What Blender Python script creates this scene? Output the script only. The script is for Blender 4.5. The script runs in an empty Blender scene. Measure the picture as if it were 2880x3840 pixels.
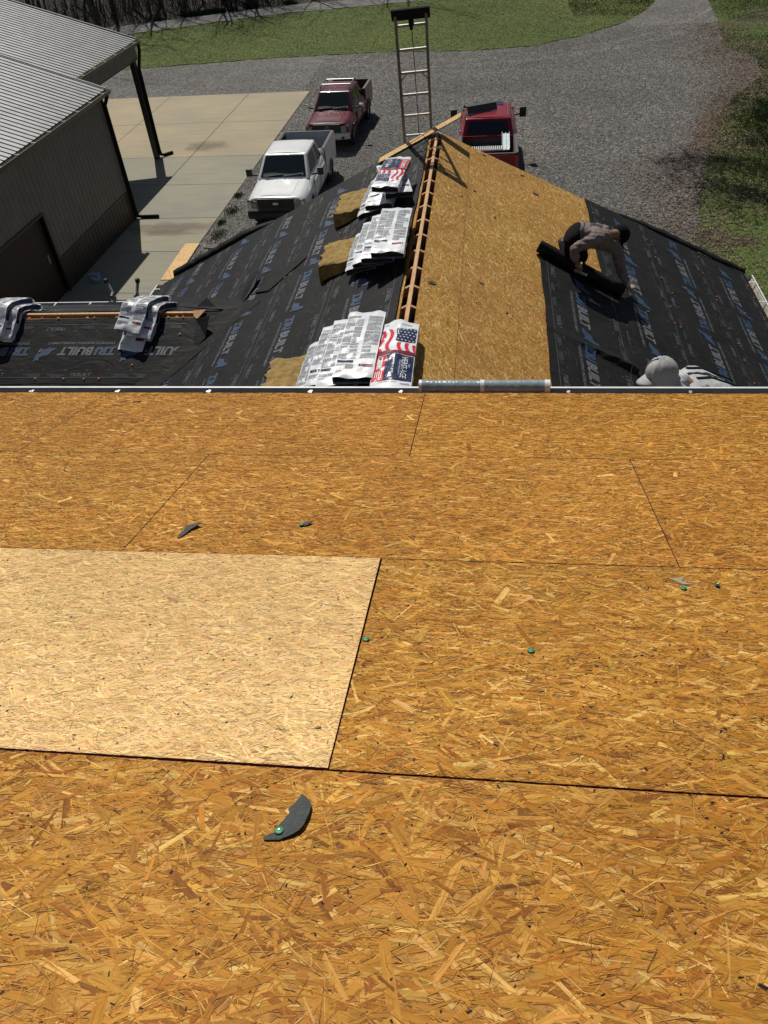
import bpy, bmesh, math, random
import numpy as np
from mathutils import Vector, Matrix
R = math.radians
random.seed(7)
rng = np.random.default_rng(11)
scene = bpy.context.scene
COL = scene.collection

# ------------------------------------------------------------------ camera
ZG = -6.862                       # ground level; z = 0 is the eave of the roof one stands on
cam_d = bpy.data.cameras.new('camera')
cam_d.sensor_fit = 'VERTICAL'; cam_d.sensor_height = 36.0
cam_d.lens = 36.0 * 2839.45 / 3840
cam_d.clip_start = 0.05; cam_d.clip_end = 1500
cam = bpy.data.objects.new('camera', cam_d); COL.objects.link(cam)
_r = Vector((0.99210893, 0.10448436, -0.06930289))
_u = Vector((-0.02115812, 0.68434099, 0.72885509))
_f = Vector((-0.12358077, 0.72163733, -0.6811515))
M = Matrix.Identity(4)
for i in range(3):
    M[i][0] = _r[i]; M[i][1] = _u[i]; M[i][2] = -_f[i]
M[0][3], M[1][3], M[2][3] = 0.0, -4.5919, 3.1384
cam.matrix_world = M
scene.camera = cam

# ------------------------------------------------------------------ light
SUN = Vector((-1.20, 3.15, 4.05)).normalized()      # towards the sun
elev = math.asin(SUN.z); azim = math.atan2(SUN.x, SUN.y)
world = bpy.data.worlds.new('World'); scene.world = world
world.use_nodes = True
nt = world.node_tree
sky = nt.nodes.new('ShaderNodeTexSky'); sky.sky_type = 'NISHITA'
sky.sun_disc = False; sky.sun_elevation = elev; sky.sun_rotation = azim
bg = nt.nodes['Background']; bg.inputs['Strength'].default_value = 0.05
nt.links.new(sky.outputs[0], bg.inputs[0])
sun_d = bpy.data.lights.new('sun', 'SUN'); sun_d.energy = 5.0; sun_d.angle = R(0.53)
sun_d.color = (1.0, 0.955, 0.88)
sun = bpy.data.objects.new('sun', sun_d); COL.objects.link(sun)
sun.rotation_euler = SUN.to_track_quat('Z', 'Y').to_euler()
sun.location = (0, 0, 30)
scene.view_settings.view_transform = 'Standard'
scene.view_settings.look = 'None'
scene.view_settings.exposure = -0.30
scene.view_settings.gamma = 1.0
scene.view_settings.use_curve_mapping = False

# ------------------------------------------------------------------ materials
def new_mat(name):
    m = bpy.data.materials.new(name); m.use_nodes = True
    return m, m.node_tree, m.node_tree.nodes['Principled BSDF']

def N(t, kind, **kw):
    n = t.nodes.new(kind)
    for k, v in kw.items():
        if k in n.inputs.keys(): n.inputs[k].default_value = v
        else: setattr(n, k, v)
    return n

def ramp(t, fac, stops):
    r = t.nodes.new('ShaderNodeValToRGB')
    el = r.color_ramp.elements
    while len(el) < len(stops): el.new(0.5)
    for e, (p, c) in zip(el, stops):
        e.position = p; e.color = (c[0], c[1], c[2], 1)
    t.links.new(fac, r.inputs[0])
    return r

def noisy(name, c1, c2, scale=20, rough=0.6, metal=0.0, bump=0.0, bscale=None, detail=4, stretch=(1, 1, 1), spec=None, bdist=0.01, coat=0.0):
    """a surface with a noise-driven colour and bump"""
    m, t, b = new_mat(name)
    tc = N(t, 'ShaderNodeTexCoord'); mp = N(t, 'ShaderNodeMapping')
    mp.inputs['Scale'].default_value = stretch
    t.links.new(tc.outputs['Object'], mp.inputs[0])
    n = N(t, 'ShaderNodeTexNoise', Scale=scale, Detail=detail)
    t.links.new(mp.outputs[0], n.inputs['Vector'])
    rp = ramp(t, n.outputs['Fac'], [(0.32, c1), (0.68, c2)])
    t.links.new(rp.outputs[0], b.inputs['Base Color'])
    b.inputs['Roughness'].default_value = rough; b.inputs['Metallic'].default_value = metal
    if coat: b.inputs['Coat Weight'].default_value = coat; b.inputs['Coat Roughness'].default_value = 0.06
    if spec is not None: b.inputs['Specular IOR Level'].default_value = spec
    if bump:
        n2 = N(t, 'ShaderNodeTexNoise', Scale=bscale or scale * 2, Detail=5)
        t.links.new(mp.outputs[0], n2.inputs['Vector'])
        bp = N(t, 'ShaderNodeBump', Strength=bump, Distance=bdist)
        t.links.new(n2.outputs['Fac'], bp.inputs['Height'])
        t.links.new(bp.outputs[0], b.inputs['Normal'])
    return m

def strand_mat(name, rough=0.62, gain=1.0):
    """wood strands: colour per strand (attribute col), grain along the strand (attribute suv)"""
    m, t, b = new_mat(name)
    a = N(t, 'ShaderNodeAttribute', attribute_name='col')
    s = N(t, 'ShaderNodeAttribute', attribute_name='suv')
    mp = N(t, 'ShaderNodeMapping'); mp.inputs['Scale'].default_value = (14, 260, 37)
    t.links.new(s.outputs['Vector'], mp.inputs[0])
    n = N(t, 'ShaderNodeTexNoise', Scale=1.0, Detail=4, Roughness=0.6)
    t.links.new(mp.outputs[0], n.inputs['Vector'])
    rp = ramp(t, n.outputs['Fac'], [(0.28, (0.50, 0.42, 0.35)), (0.46, (0.93, 0.92, 0.90)), (0.72, (1.18 * gain, 1.20 * gain, 1.24 * gain))])
    mx = N(t, 'ShaderNodeMix', data_type='RGBA', blend_type='MULTIPLY'); mx.inputs[0].default_value = 1.0
    t.links.new(a.outputs['Color'], mx.inputs[6]); t.links.new(rp.outputs[0], mx.inputs[7])
    tc = N(t, 'ShaderNodeTexCoord')
    n3 = N(t, 'ShaderNodeTexNoise', Scale=1.1, Detail=3)
    t.links.new(tc.outputs['Object'], n3.inputs['Vector'])
    rp3 = ramp(t, n3.outputs['Fac'], [(0.3, (0.84, 0.80, 0.74)), (0.7, (1.07, 1.06, 1.05))])
    mx2 = N(t, 'ShaderNodeMix', data_type='RGBA', blend_type='MULTIPLY'); mx2.inputs[0].default_value = 1.0
    t.links.new(mx.outputs[2], mx2.inputs[6]); t.links.new(rp3.outputs[0], mx2.inputs[7])
    t.links.new(mx2.outputs[2], b.inputs['Base Color'])
    b.inputs['Roughness'].default_value = rough
    b.inputs['Specular IOR Level'].default_value = 0.12
    bp = N(t, 'ShaderNodeBump', Strength=0.5, Distance=0.0015)
    t.links.new(n.outputs['Fac'], bp.inputs['Height']); t.links.new(bp.outputs[0], b.inputs['Normal'])
    return m

def plain(name, c, rough=0.5, metal=0.0, coat=0.0, spec=None):
    return noisy(name, tuple(x * 0.88 for x in c), tuple(min(1, x * 1.1) for x in c), 9, rough, metal, coat=coat, spec=spec)

MAT = {}
MAT['osb'] = strand_mat('osb_strands')
MAT['osb_core'] = noisy('osb_core', (0.10, 0.045, 0.012), (0.26, 0.13, 0.035), 90, 0.8, bump=0.3, bscale=160)
MAT['osb_base'] = noisy('osb_base', (0.25, 0.105, 0.018), (0.50, 0.235, 0.04), 60, 0.8, bump=0.3, bscale=160)
MAT['pale_base'] = noisy('pale_base', (0.60, 0.38, 0.17), (0.80, 0.56, 0.29), 60, 0.8, bump=0.3, bscale=160)
MAT['osb_edge_red'] = noisy('osb_edge_red_paint', (0.15, 0.018, 0.022), (0.32, 0.05, 0.06), 60, 0.8)
MAT['lumber'] = noisy('sawn_lumber', (0.40, 0.20, 0.075), (0.60, 0.34, 0.14), 8, 0.7, stretch=(6, 1, 6), bump=0.15)
MAT['felt'] = None
MAT['dark'] = plain('attic_shade_black', (0.012, 0.010, 0.009), 0.9)  # near-black colour stands in for the darkness under the roofs
MAT['print_grey'] = noisy('print_grey_ink', (0.075, 0.080, 0.088), (0.14, 0.148, 0.16), 45, 0.55)
MAT['print_blue'] = noisy('print_blue_ink', (0.012, 0.030, 0.066), (0.026, 0.058, 0.118), 35, 0.55)
MAT['print_dim'] = noisy('print_dim_ink', (0.040, 0.042, 0.045), (0.088, 0.092, 0.098), 30, 0.6)
MAT['alu'] = noisy('gutter_white_metal', (0.62, 0.62, 0.60), (0.74, 0.74, 0.72), 14, 0.35)
MAT['gut_in'] = noisy('gutter_inside_dirt', (0.20, 0.18, 0.13), (0.42, 0.39, 0.31), 12, 0.8)
MAT['gut_dark'] = noisy('gutter_dark_inside', (0.035, 0.033, 0.03), (0.06, 0.056, 0.05), 12, 0.7)  # shade inside the gutters put into the colour; also joints and lids
MAT['steel'] = noisy('bare_steel', (0.45, 0.45, 0.44), (0.66, 0.66, 0.64), 30, 0.35, metal=0.7)
MAT['nail_pink'] = plain('pink_plastic_cap', (0.55, 0.10, 0.11), 0.4)
MAT['nail_green'] = plain('green_plastic_cap', (0.010, 0.19, 0.07), 0.5)
MAT['scrap'] = noisy('dry_grey_felt', (0.040, 0.046, 0.044), (0.066, 0.072, 0.068), 60, 0.85, bump=0.4, bscale=200)
MAT['wrap'] = noisy('white_plastic_wrapper', (0.58, 0.60, 0.62), (0.76, 0.77, 0.78), 7, 0.34, bump=0.3, bscale=22, bdist=0.008)
MAT['shingle'] = noisy('shingle_edges', (0.012, 0.012, 0.013), (0.04, 0.04, 0.042), 120, 0.9)
MAT['ink_navy'] = noisy('navy_ink', (0.012, 0.02, 0.055), (0.022, 0.035, 0.085), 30, 0.22, bump=0.4, bscale=30)
MAT['ink_red'] = noisy('red_ink', (0.55, 0.018, 0.03), (0.68, 0.03, 0.045), 30, 0.22, bump=0.4, bscale=30)
MAT['ink_maroon'] = noisy('maroon_ink', (0.16, 0.012, 0.024), (0.24, 0.022, 0.036), 30, 0.25)
MAT['ink_white'] = noisy('white_ink', (0.66, 0.68, 0.70), (0.8, 0.8, 0.82), 30, 0.25)
MAT['foam'] = noisy('tan_foam', (0.19, 0.118, 0.032), (0.36, 0.235, 0.070), 14, 0.95, bump=.6, bscale=24, bdist=0.025)
MAT['black_rubber'] = plain('black_rubber', (0.015, 0.015, 0.015), 0.7)
MAT['black_metal'] = plain('black_painted_metal', (0.010, 0.010, 0.010), 0.85, spec=.15)
MAT['tape'] = noisy('grey_foil_film', (0.19, 0.25, 0.28), (0.30, 0.37, 0.40), 10, 0.22, bump=0.35, bscale=40)
MAT['ladder'] = noisy('ladder_aluminium', (0.27, 0.255, 0.235), (0.38, 0.36, 0.33), 10, 0.5, metal=0.3)
MAT['rail'] = noisy('ladder_fibreglass_rail', (0.105, 0.092, 0.082), (0.15, 0.135, 0.12), 10, 0.5)
MAT['rope'] = plain('dark_rope', (0.03, 0.028, 0.026), 0.9)

# black synthetic underlayment: woven sheen, wrinkles and scuffs
m, t, b = new_mat('black_underlayment')
tc = N(t, 'ShaderNodeTexCoord')
n = N(t, 'ShaderNodeTexNoise', Scale=3.5, Detail=6, Roughness=0.65); t.links.new(tc.outputs['Object'], n.inputs['Vector'])
rp = ramp(t, n.outputs['Fac'], [(0.3, (0.007, 0.0069, 0.0068)), (0.7, (0.0165, 0.016, 0.0158))])
t.links.new(rp.outputs[0], b.inputs['Base Color'])
b.inputs['Roughness'].default_value = 0.62; b.inputs['Specular IOR Level'].default_value = 0.15
mp = N(t, 'ShaderNodeMapping'); mp.inputs['Scale'].default_value = (1.0, 2.6, 1.0); mp.inputs['Rotation'].default_value = (0, 0, 0.5)
t.links.new(tc.outputs['Object'], mp.inputs[0])
w1 = N(t, 'ShaderNodeTexNoise', Scale=2.2, Detail=3, Distortion=1.5); t.links.new(mp.outputs[0], w1.inputs['Vector'])
w2 = N(t, 'ShaderNodeTexNoise', Scale=240, Detail=2); t.links.new(tc.outputs['Object'], w2.inputs['Vector'])
b1 = N(t, 'ShaderNodeBump', Strength=0.4, Distance=0.03); t.links.new(w1.outputs['Fac'], b1.inputs['Height'])
b2 = N(t, 'ShaderNodeBump', Strength=0.25, Distance=0.004); t.links.new(w2.outputs['Fac'], b2.inputs['Height'])
t.links.new(b1.outputs[0], b2.inputs['Normal']); t.links.new(b2.outputs[0], b.inputs['Normal'])
MAT['felt'] = m

# ------------------------------------------------------------------ mesh helpers
ORIG = {}            # world position of the thing that an object belongs to

class MB:
    def __init__(s): s.v = []; s.f = []; s.m = []
    def add(s, vs, fs, mi=0):
        o = len(s.v); s.v.extend([tuple(map(float, p)) for p in vs])
        for f in fs: s.f.append(tuple(o + i for i in f)); s.m.append(mi)
        return s
    def box(s, c, size, rot=None, mi=0, taper=1.0):
        hx, hy, hz = size[0] / 2, size[1] / 2, size[2] / 2
        vs = [Vector((x * hx * (taper if z > 0 else 1), y * hy * (taper if z > 0 else 1), z * hz)) for z in (-1, 1) for x, y in ((-1, -1), (1, -1), (1, 1), (-1, 1))]
        if rot is not None: vs = [rot @ v for v in vs]
        vs = [v + Vector(c) for v in vs]
        return s.add(vs, [(3, 2, 1, 0), (4, 5, 6, 7), (0, 1, 5, 4), (1, 2, 6, 5), (2, 3, 7, 6), (3, 0, 4, 7)], mi)
    def bar(s, a, b, w, h=None, up=(0, 0, 1), mi=0):
        """box-section bar from a to b"""
        h = h or w; a = Vector(a); b = Vector(b); d = (b - a).normalized(); u = Vector(up)
        sd = d.cross(u)
        if sd.length < 1e-4: sd = d.cross(Vector((1, 0, 0)))
        sd.normalize(); u = sd.cross(d).normalized()
        vs = []
        for p in (a, b):
            for x, y in ((-1, -1), (1, -1), (1, 1), (-1, 1)): vs.append(p + sd * x * w / 2 + u * y * h / 2)
        return s.add(vs, [(0, 1, 2, 3), (7, 6, 5, 4), (0, 4, 5, 1), (1, 5, 6, 2), (2, 6, 7, 3), (3, 7, 4, 0)], mi)
    def tube(s, pts, rad, n=8, mi=0, cap=True):
        pts = [Vector(p) for p in pts]
        if not hasattr(rad, '__len__'): rad = [rad] * len(pts)
        o = len(s.v); ref = Vector((0, 0, 1)); prev = None
        for i, p in enumerate(pts):
            d = (pts[min(i + 1, len(pts) - 1)] - pts[max(i - 1, 0)]).normalized()
            if prev is None:
                a = d.cross(ref)
                if a.length < 0.05: a = d.cross(Vector((1, 0, 0)))
            else: a = prev - d * prev.dot(d)
            a.normalize(); prev = a; b_ = d.cross(a)
            for k in range(n):
                t_ = 2 * math.pi * k / n
                s.v.append(tuple(p + (a * math.cos(t_) + b_ * math.sin(t_)) * rad[i]))
        for i in range(len(pts) - 1):
            for k in range(n):
                k2 = (k + 1) % n
                s.f.append((o + i * n + k, o + i * n + k2, o + (i + 1) * n + k2, o + (i + 1) * n + k)); s.m.append(mi)
        if cap:
            s.f.append(tuple(o + k for k in range(n))[::-1]); s.m.append(mi)
            s.f.append(tuple(o + (len(pts) - 1) * n + k for k in range(n))); s.m.append(mi)
        return s
    def grid(s, fn, nu, nv, mi=0, flip=False):
        o = len(s.v)
        for i in range(nu + 1):
            for j in range(nv + 1): s.v.append(tuple(fn(i / nu, j / nv)))
        for i in range(nu):
            for j in range(nv):
                a = o + i * (nv + 1) + j
                f = (a, a + nv + 1, a + nv + 2, a + 1)
                s.f.append(f[::-1] if flip else f); s.m.append(mi)
        return s
    def sphere(s, c, r, n=12, m_=8, mi=0, sc=(1, 1, 1), rot=None):
        def fn(u, v):
            a = u * 2 * math.pi; b_ = (v - .5) * math.pi
            p = Vector((math.cos(a) * math.cos(b_) * sc[0], math.sin(a) * math.cos(b_) * sc[1], math.sin(b_) * sc[2])) * r
            if rot is not None: p = rot @ p
            return p + Vector(c)
        return s.grid(fn, n, m_, mi)
    def prism(s, poly, fn, th, mi=0):
        """polygon poly [(x,y)] extruded by th; fn(x,y,h) places it"""
        n = len(poly)
        return s.add([fn(x, y, 0) for x, y in poly] + [fn(x, y, th) for x, y in poly],
                     [tuple(range(n))[::-1], tuple(range(n, 2 * n))] + [(i, (i + 1) % n, n + (i + 1) % n, n + i) for i in range(n)], mi)
    def build(s, name, mats, parent=None, smooth=False, bevel=0, fix=True, seg=2):
        me = bpy.data.meshes.new(name)
        off = ORIG.get(parent.name, Vector((0, 0, 0))) if parent is not None else Vector((0, 0, 0))
        me.from_pydata([(v[0] - off[0], v[1] - off[1], v[2] - off[2]) for v in s.v], [], s.f)
        if not isinstance(mats, (list, tuple)): mats = [mats]
        for mm in mats: me.materials.append(mm)
        if len(mats) > 1: me.polygons.foreach_set('material_index', s.m)
        if fix or bevel:
            bm = bmesh.new(); bm.from_mesh(me)
            bmesh.ops.remove_doubles(bm, verts=bm.verts, dist=1e-5)
            if fix: bmesh.ops.recalc_face_normals(bm, faces=bm.faces)
            if bevel:
                ed = [e for e in bm.edges if len(e.link_faces) == 2 and e.calc_face_angle(0) > 0.5]
                bmesh.ops.bevel(bm, geom=ed, offset=bevel, segments=seg, affect='EDGES', clamp_overlap=True, profile=0.6)
            bm.to_mesh(me); bm.free()
        if smooth:
            me.polygons.foreach_set('use_smooth', [True] * len(me.polygons))
            me.set_sharp_from_angle(angle=R(38))
        o = bpy.data.objects.new(name, me); COL.objects.link(o)
        if parent is not None: o.parent = parent; ORIG[o.name] = off
        return o

def tag(o, label=None, cat=None, group=None, kind=None):
    if label: o['label'] = label
    if cat: o['category'] = cat
    if group: o['group'] = group
    if kind: o['kind'] = kind
    return o

def thing(name, loc, label, cat, group=None, rz=0, kind=None, world_coords=True):
    """Empty at a thing's base. With world_coords its parts are given in world space."""
    o = bpy.data.objects.new(name, None); COL.objects.link(o)
    o.location = loc; o.rotation_euler = (0, 0, rz); o.empty_display_size = 0.2
    ORIG[o.name] = Vector(loc) if world_coords else Vector((0, 0, 0))
    return tag(o, label, cat, group, kind)

def copy_tree(o, parent=None):
    c = o.copy(); COL.objects.link(c)
    if parent is not None: c.parent = parent
    for ch in list(o.children): copy_tree(ch, c)
    return c

def quadmesh(name, V, mats, parent=None, col=None, suv=None, mi=None, extra=None):
    """V: (n,4,3) numpy quads"""
    n = len(V); off = np.array(ORIG.get(parent.name, (0, 0, 0))) if parent is not None else np.zeros(3)
    verts = (V.reshape(-1, 3) - off)
    nv = n * 4
    me = bpy.data.meshes.new(name)
    me.vertices.add(nv); me.vertices.foreach_set('co', verts.astype(np.float32).ravel())
    me.loops.add(nv); me.loops.foreach_set('vertex_index', np.arange(nv, dtype=np.int32))
    me.polygons.add(n); me.polygons.foreach_set('loop_start', (np.arange(n) * 4).astype(np.int32))
    if not isinstance(mats, (list, tuple)): mats = [mats]
    for mm in mats: me.materials.append(mm)
    if mi is not None: me.polygons.foreach_set('material_index', mi.astype(np.int32))
    me.update(calc_edges=True)
    if col is not None:
        a = me.attributes.new('col', 'FLOAT_COLOR', 'POINT')
        c4 = np.ones((n, 4, 4), dtype=np.float32); c4[..., :3] = col[:, None, :]
        a.data.foreach_set('color', c4.ravel())
    if suv is not None:
        a = me.attributes.new('suv', 'FLOAT_VECTOR', 'POINT')
        a.data.foreach_set('vector', suv.astype(np.float32).ravel())
    o = bpy.data.objects.new(name, me); COL.objects.link(o)
    if parent is not None: o.parent = parent; ORIG[o.name] = Vector(off)
    return o

# ------------------------------------------------------------------ OSB sheets
PAL_DECK = [((0.53, 0.246, 0.036), .36), ((0.62, 0.325, 0.066), .22), ((0.45, 0.188, 0.024), .21), ((0.76, 0.46, 0.135), .10), ((0.33, 0.122, 0.018), .08), ((0.24, 0.092, 0.015), .04)]
PAL_PALE = [((0.80, 0.525, 0.235), .46), ((0.85, 0.59, 0.29), .30), ((0.72, 0.445, 0.175), .19), ((0.60, 0.38, 0.16), .05), ((0.40, 0.21, 0.10), .01)]
PAL_LOW = [((0.47, 0.265, 0.066), .36), ((0.55, 0.34, 0.105), .28), ((0.38, 0.20, 0.044), .22), ((0.66, 0.46, 0.19), .10), ((0.27, 0.13, 0.032), .04)]

def strands_local(x0, x1, y0, y1, density, pal, seed, ang=0.0, asd=0.45, Ls=(0.045, 0.13), Ws=(0.006, 0.024), top=0.0012, specks=1.0, fine=2.0, lines=1.0, big=0.0, tn=1.0):
    """quads in the sheet's plane (x, y, h)"""
    g = np.random.default_rng(seed)
    A = (x1 - x0) * (y1 - y0)
    out = []; cols = []; suv = []
    tone = np.array([1., 1, 1]) * np.array(tn) * g.uniform(.95, 1.03) * np.array([1, g.uniform(.97, 1.03), g.uniform(.93, 1.06)])
    def layer(n, L, W, cidx_w, z_lo, z_hi, asd_, dark=None, cjit=0.09, wave=0.25):
        n = int(n)
        if n < 1: return
        cx = g.uniform(x0, x1, n); cy = g.uniform(y0, y1, n)
        le = g.uniform(L[0], L[1], n) * g.uniform(.6, 1.25, n); wi = W[0] + (W[1] - W[0]) * g.beta(1.2, 2.4, n)
        th = ang + g.normal(0, asd_, n)
        o_ = g.random(n) < 0.12; th[o_] = g.uniform(0, math.pi, o_.sum())
        dx, dy = np.cos(th), np.sin(th)
        q = np.zeros((n, 4, 3)); s_ = np.zeros((n, 4, 3))
        rnd = g.uniform(0, 50, n)
        for k, (a, b_) in enumerate(((-1, -1), (1, -1), (1, 1), (-1, 1))):
            la = a * le / 2 * (1 + g.uniform(-.28, .12, n)); wb = b_ * wi / 2 * (1 + g.uniform(-.55, .2, n))
            q[:, k, 0] = cx + dx * la - dy * wb; q[:, k, 1] = cy + dy * la + dx * wb
            s_[:, k, 0] = la; s_[:, k, 1] = wb; s_[:, k, 2] = rnd
        base = z_lo + (z_hi - z_lo) * (np.arange(n) + 0.5) / n
        tilt = g.normal(0, 0.00022, (n, 2))
        sg = np.array([[-1, -1], [1, -1], [1, 1], [-1, 1]])
        q[:, :, 2] = base[:, None] + np.clip(tilt[:, 0:1] * sg[None, :, 0] + tilt[:, 1:2] * sg[None, :, 1], -.0006, .0006)
        q[:, :, 0] = np.clip(q[:, :, 0], x0, x1); q[:, :, 1] = np.clip(q[:, :, 1], y0, y1)
        P_ = pal; pc = np.array([c for c, w_ in P_]); pw = np.array([w_ for c, w_ in P_]); pw = pw / pw.sum()
        c = pc[g.choice(len(pal), n, p=pw)] * (1 + g.normal(0, cjit, (n, 1))) * (1 + g.normal(0, .04, (n, 3)))
        if dark is not None: c = np.array(dark)[None, :] * g.uniform(.6, 1.8, (n, 1))
        out.append(q); cols.append(np.clip(c * tone, 0.004, .9)); suv.append(s_)
    mL = (Ls[0] + Ls[1]) / 2; mW = Ws[0] + (Ws[1] - Ws[0]) * .34
    nn = A * density / (mL * mW)
    layer(nn * .45, Ls, Ws, None, 0.0, top * .4, asd)
    layer(nn * .55, Ls, Ws, None, top * .4, top * .85, asd)
    layer(nn * fine * .6, (Ls[0] * .35, Ls[1] * .65), (Ws[0] * .25, Ws[0] * .9), None, top * .6, top, asd * 1.2, cjit=.2)
    layer(nn * fine * .26 * lines, (.008, .034), (0.0006, 0.0024), None, top, top * 1.1, asd * 1.1, dark=(0.06, 0.024, 0.007))
    if big:
        layer(A * 34 * big, (.06, .15), (.012, .034), None, top * .95, top, .9, cjit=.12)
        pal2, pal_ = [((.29, .125, .016), .5), ((.36, .17, .026), .5)], pal
        n_b = int(A * 7 * big); pal = pal2; layer(n_b, (.03, .09), (.010, .026), None, top, top * 1.05, 1.2, cjit=.15); pal = pal_
    layer(A * 120 * specks, (0.004, 0.015), (0.003, 0.009), None, top * 1.1, top * 1.2, 1.5, dark=(0.018, 0.014, 0.012))
    layer(A * 9 * specks, (0.008, 0.022), (0.005, 0.011), None, top * 1.2, top * 1.3, 1.5, dark=(0.012, 0.014, 0.016))
    return np.concatenate(out), np.concatenate(cols), np.concatenate(suv)

def osb_sheet(place, x0, x1, y0, y1, th, parent, seed, pal=PAL_DECK, density=2.6, name='osb_sheet', edge=None, **kw):
    """place(x,y,h) numpy mapping; the top face is at h = 0. One mesh: slab + strands"""
    q, c, s_ = strands_local(x0, x1, y0, y1, density, pal, seed, **kw)
    q[..., 2] += 0.0005
    bx = [(x0, y0), (x1, y0), (x1, y1), (x0, y1)]
    def Q(pts): return np.array(pts, dtype=float)[None]
    top = Q([(x, y, 0) for x, y in bx]); bot = Q([(x, y, -th) for x, y in bx[::-1]])
    sides = [Q([(*bx[i], -th), (*bx[(i + 1) % 4], -th), (*bx[(i + 1) % 4], 0), (*bx[i], 0)]) for i in range(4)]
    box = np.concatenate([top, bot] + sides)
    V = np.concatenate([box, q])
    W = place(V[..., 0], V[..., 1], V[..., 2])
    nb = len(box)
    mi = np.zeros(len(V), dtype=int); mi[:nb] = 1; mi[2:nb] = 2
    col = np.concatenate([np.full((nb, 3), .2), c]); suv = np.concatenate([np.zeros((nb, 4, 3)), s_])
    return quadmesh(name, W, [MAT['osb'], MAT['pale_base' if pal is PAL_PALE else 'osb_base'], edge or MAT['osb_core']], parent, col, suv, mi)

# ------------------------------------------------------------------ text -> flat polygons
_tc = {}
def text_poly(s_, size=1.0, shear=0.0, bold=0.0, space=1.0):
    key = (s_, shear, bold, space)
    if key not in _tc:
        cu = bpy.data.curves.new('lettering', 'FONT'); cu.body = s_; cu.size = 1.0; cu.shear = shear
        cu.offset = bold; cu.space_character = space; cu.resolution_u = 2; cu.fill_mode = 'FRONT'
        ob = bpy.data.objects.new('lettering', cu); COL.objects.link(ob)
        dg = bpy.context.evaluated_depsgraph_get(); dg.update()
        me = ob.evaluated_get(dg).to_mesh()
        vs = np.array([v.co[:2] for v in me.vertices]) if len(me.vertices) else np.zeros((0, 2))
        fs = [tuple(p.vertices) for p in me.polygons]
        ob.evaluated_get(dg).to_mesh_clear()
        bpy.data.objects.remove(ob); bpy.data.curves.remove(cu)
        vs = vs - vs.min(0) if len(vs) else vs
        _tc[key] = (vs, fs)
    return _tc[key]

def text_fit(s_, w, h, **kw):
    """text stretched into a w x h box; returns verts, faces"""
    vs, fs = text_poly(s_, **kw)
    mx = vs.max(0)
    return vs * np.array([w / mx[0], h / mx[1]]), fs

def place_text(mb, s_, x, y, w, h, fn, mi=0, rot=0.0, sub=0, **kw):
    vs, fs = text_fit(s_, w, h, **kw)
    if rot:
        vs = vs - np.array([w / 2, h / 2]); c_, s2 = math.cos(rot), math.sin(rot)
        vs = np.stack([vs[:, 0] * c_ - vs[:, 1] * s2, vs[:, 0] * s2 + vs[:, 1] * c_], 1) + np.array([w / 2, h / 2])
    mb.add([fn(x + a, y + b_) for a, b_ in vs], fs, mi)

# ================================================================== THE HOUSE
house = thing('house', (0, 0, ZG), 'house with stripped roofs of bare OSB and black underlayment in the foreground', 'house')
S0 = 0.30935; cS, sS = math.cos(S0), math.sin(S0)
def deck(x, v, h): return np.stack([x + 0 * v, -v * cS + h * sS, v * sS + h * cS], -1)
def deckP(x, v, h=0.0): return Vector((x, -v * cS + h * sS, v * sS + h * cS))

ROWS = [(0.0, 1.262), (1.266, 2.478), (2.483, 3.723), (3.731, 4.95), (4.955, 6.18), (6.185, 7.0)]
SEAM = [-2.83, -1.598, -0.411, -1.53, -0.7, -1.6]
sd = 100
for r_, ((v0, v1), sx) in enumerate(zip(ROWS, SEAM)):
    xs = [sx + 2.428 * k for k in range(-3, 5)]
    for a, b_ in zip(xs[:-1], xs[1:]):
        a2, b2 = max(a, -7.5), min(b_, 6.0)
        if b2 - a2 < .1: continue
        if r_ == 2 and abs(b_ + 0.411) < .01: continue           # the pale sheet lies here
        sd += 1
        vis = (-4.6 < b2 and a2 < 3.2 and r_ < 4)
        dens = 2.6 if vis else 1.1
        near = (1.0, 1.0, 1.18, 1.5, 1.5, 1.5)[r_]
        sh = osb_sheet(deck, a2 + .0025, b2 - .0025, v0, v1, 0.011, house, sd, density=dens,
                       Ls=(0.035 * near, 0.115 * near), Ws=(0.0045, 0.023 * near), fine=3.0 if vis else 1,
                       asd=0.34 + .07 * r_, ang=0.0, big=1.0, lines=(1, 1, .8, .42, .4, .4)[r_], tn=((1.0, .99, 1.0), (.98, .97, .97), (.93, .93, .92), (.84, .86, .86), (.82, .86, .84), (.85, .87, .85))[r_], edge=MAT['osb_edge_red'])
# near-black sheet painted in for the shade beneath the deck sheets
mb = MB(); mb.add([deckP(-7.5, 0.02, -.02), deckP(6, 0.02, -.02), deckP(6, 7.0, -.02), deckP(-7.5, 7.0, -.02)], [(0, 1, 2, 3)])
mb.build('deck_shade_sheet', MAT['dark'], house, fix=False)

# the new pale sheet, lying a little proud
pale = thing('pale_osb_sheet', deckP(-1.6, 3.1), 'new pale OSB sheet with thin red edges, lying proud of the orange sheets', 'wood sheet')
def place_pale(x, v, h):
    a = 0.0035; x2 = x + (v - 3.1) * a; v2 = v - (x + .41) * a
    return deck(x2, v2, h + 0.005)
osb_sheet(place_pale, -2.835, -0.4145, 2.485, 3.7235, 0.010, pale, 77, pal=PAL_PALE, density=2.6, name='sheet', edge=MAT['osb_edge_red'],
          Ls=(0.03, 0.10), Ws=(0.004, 0.018), fine=2.4, asd=0.5, specks=.5, lines=.22)
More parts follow.
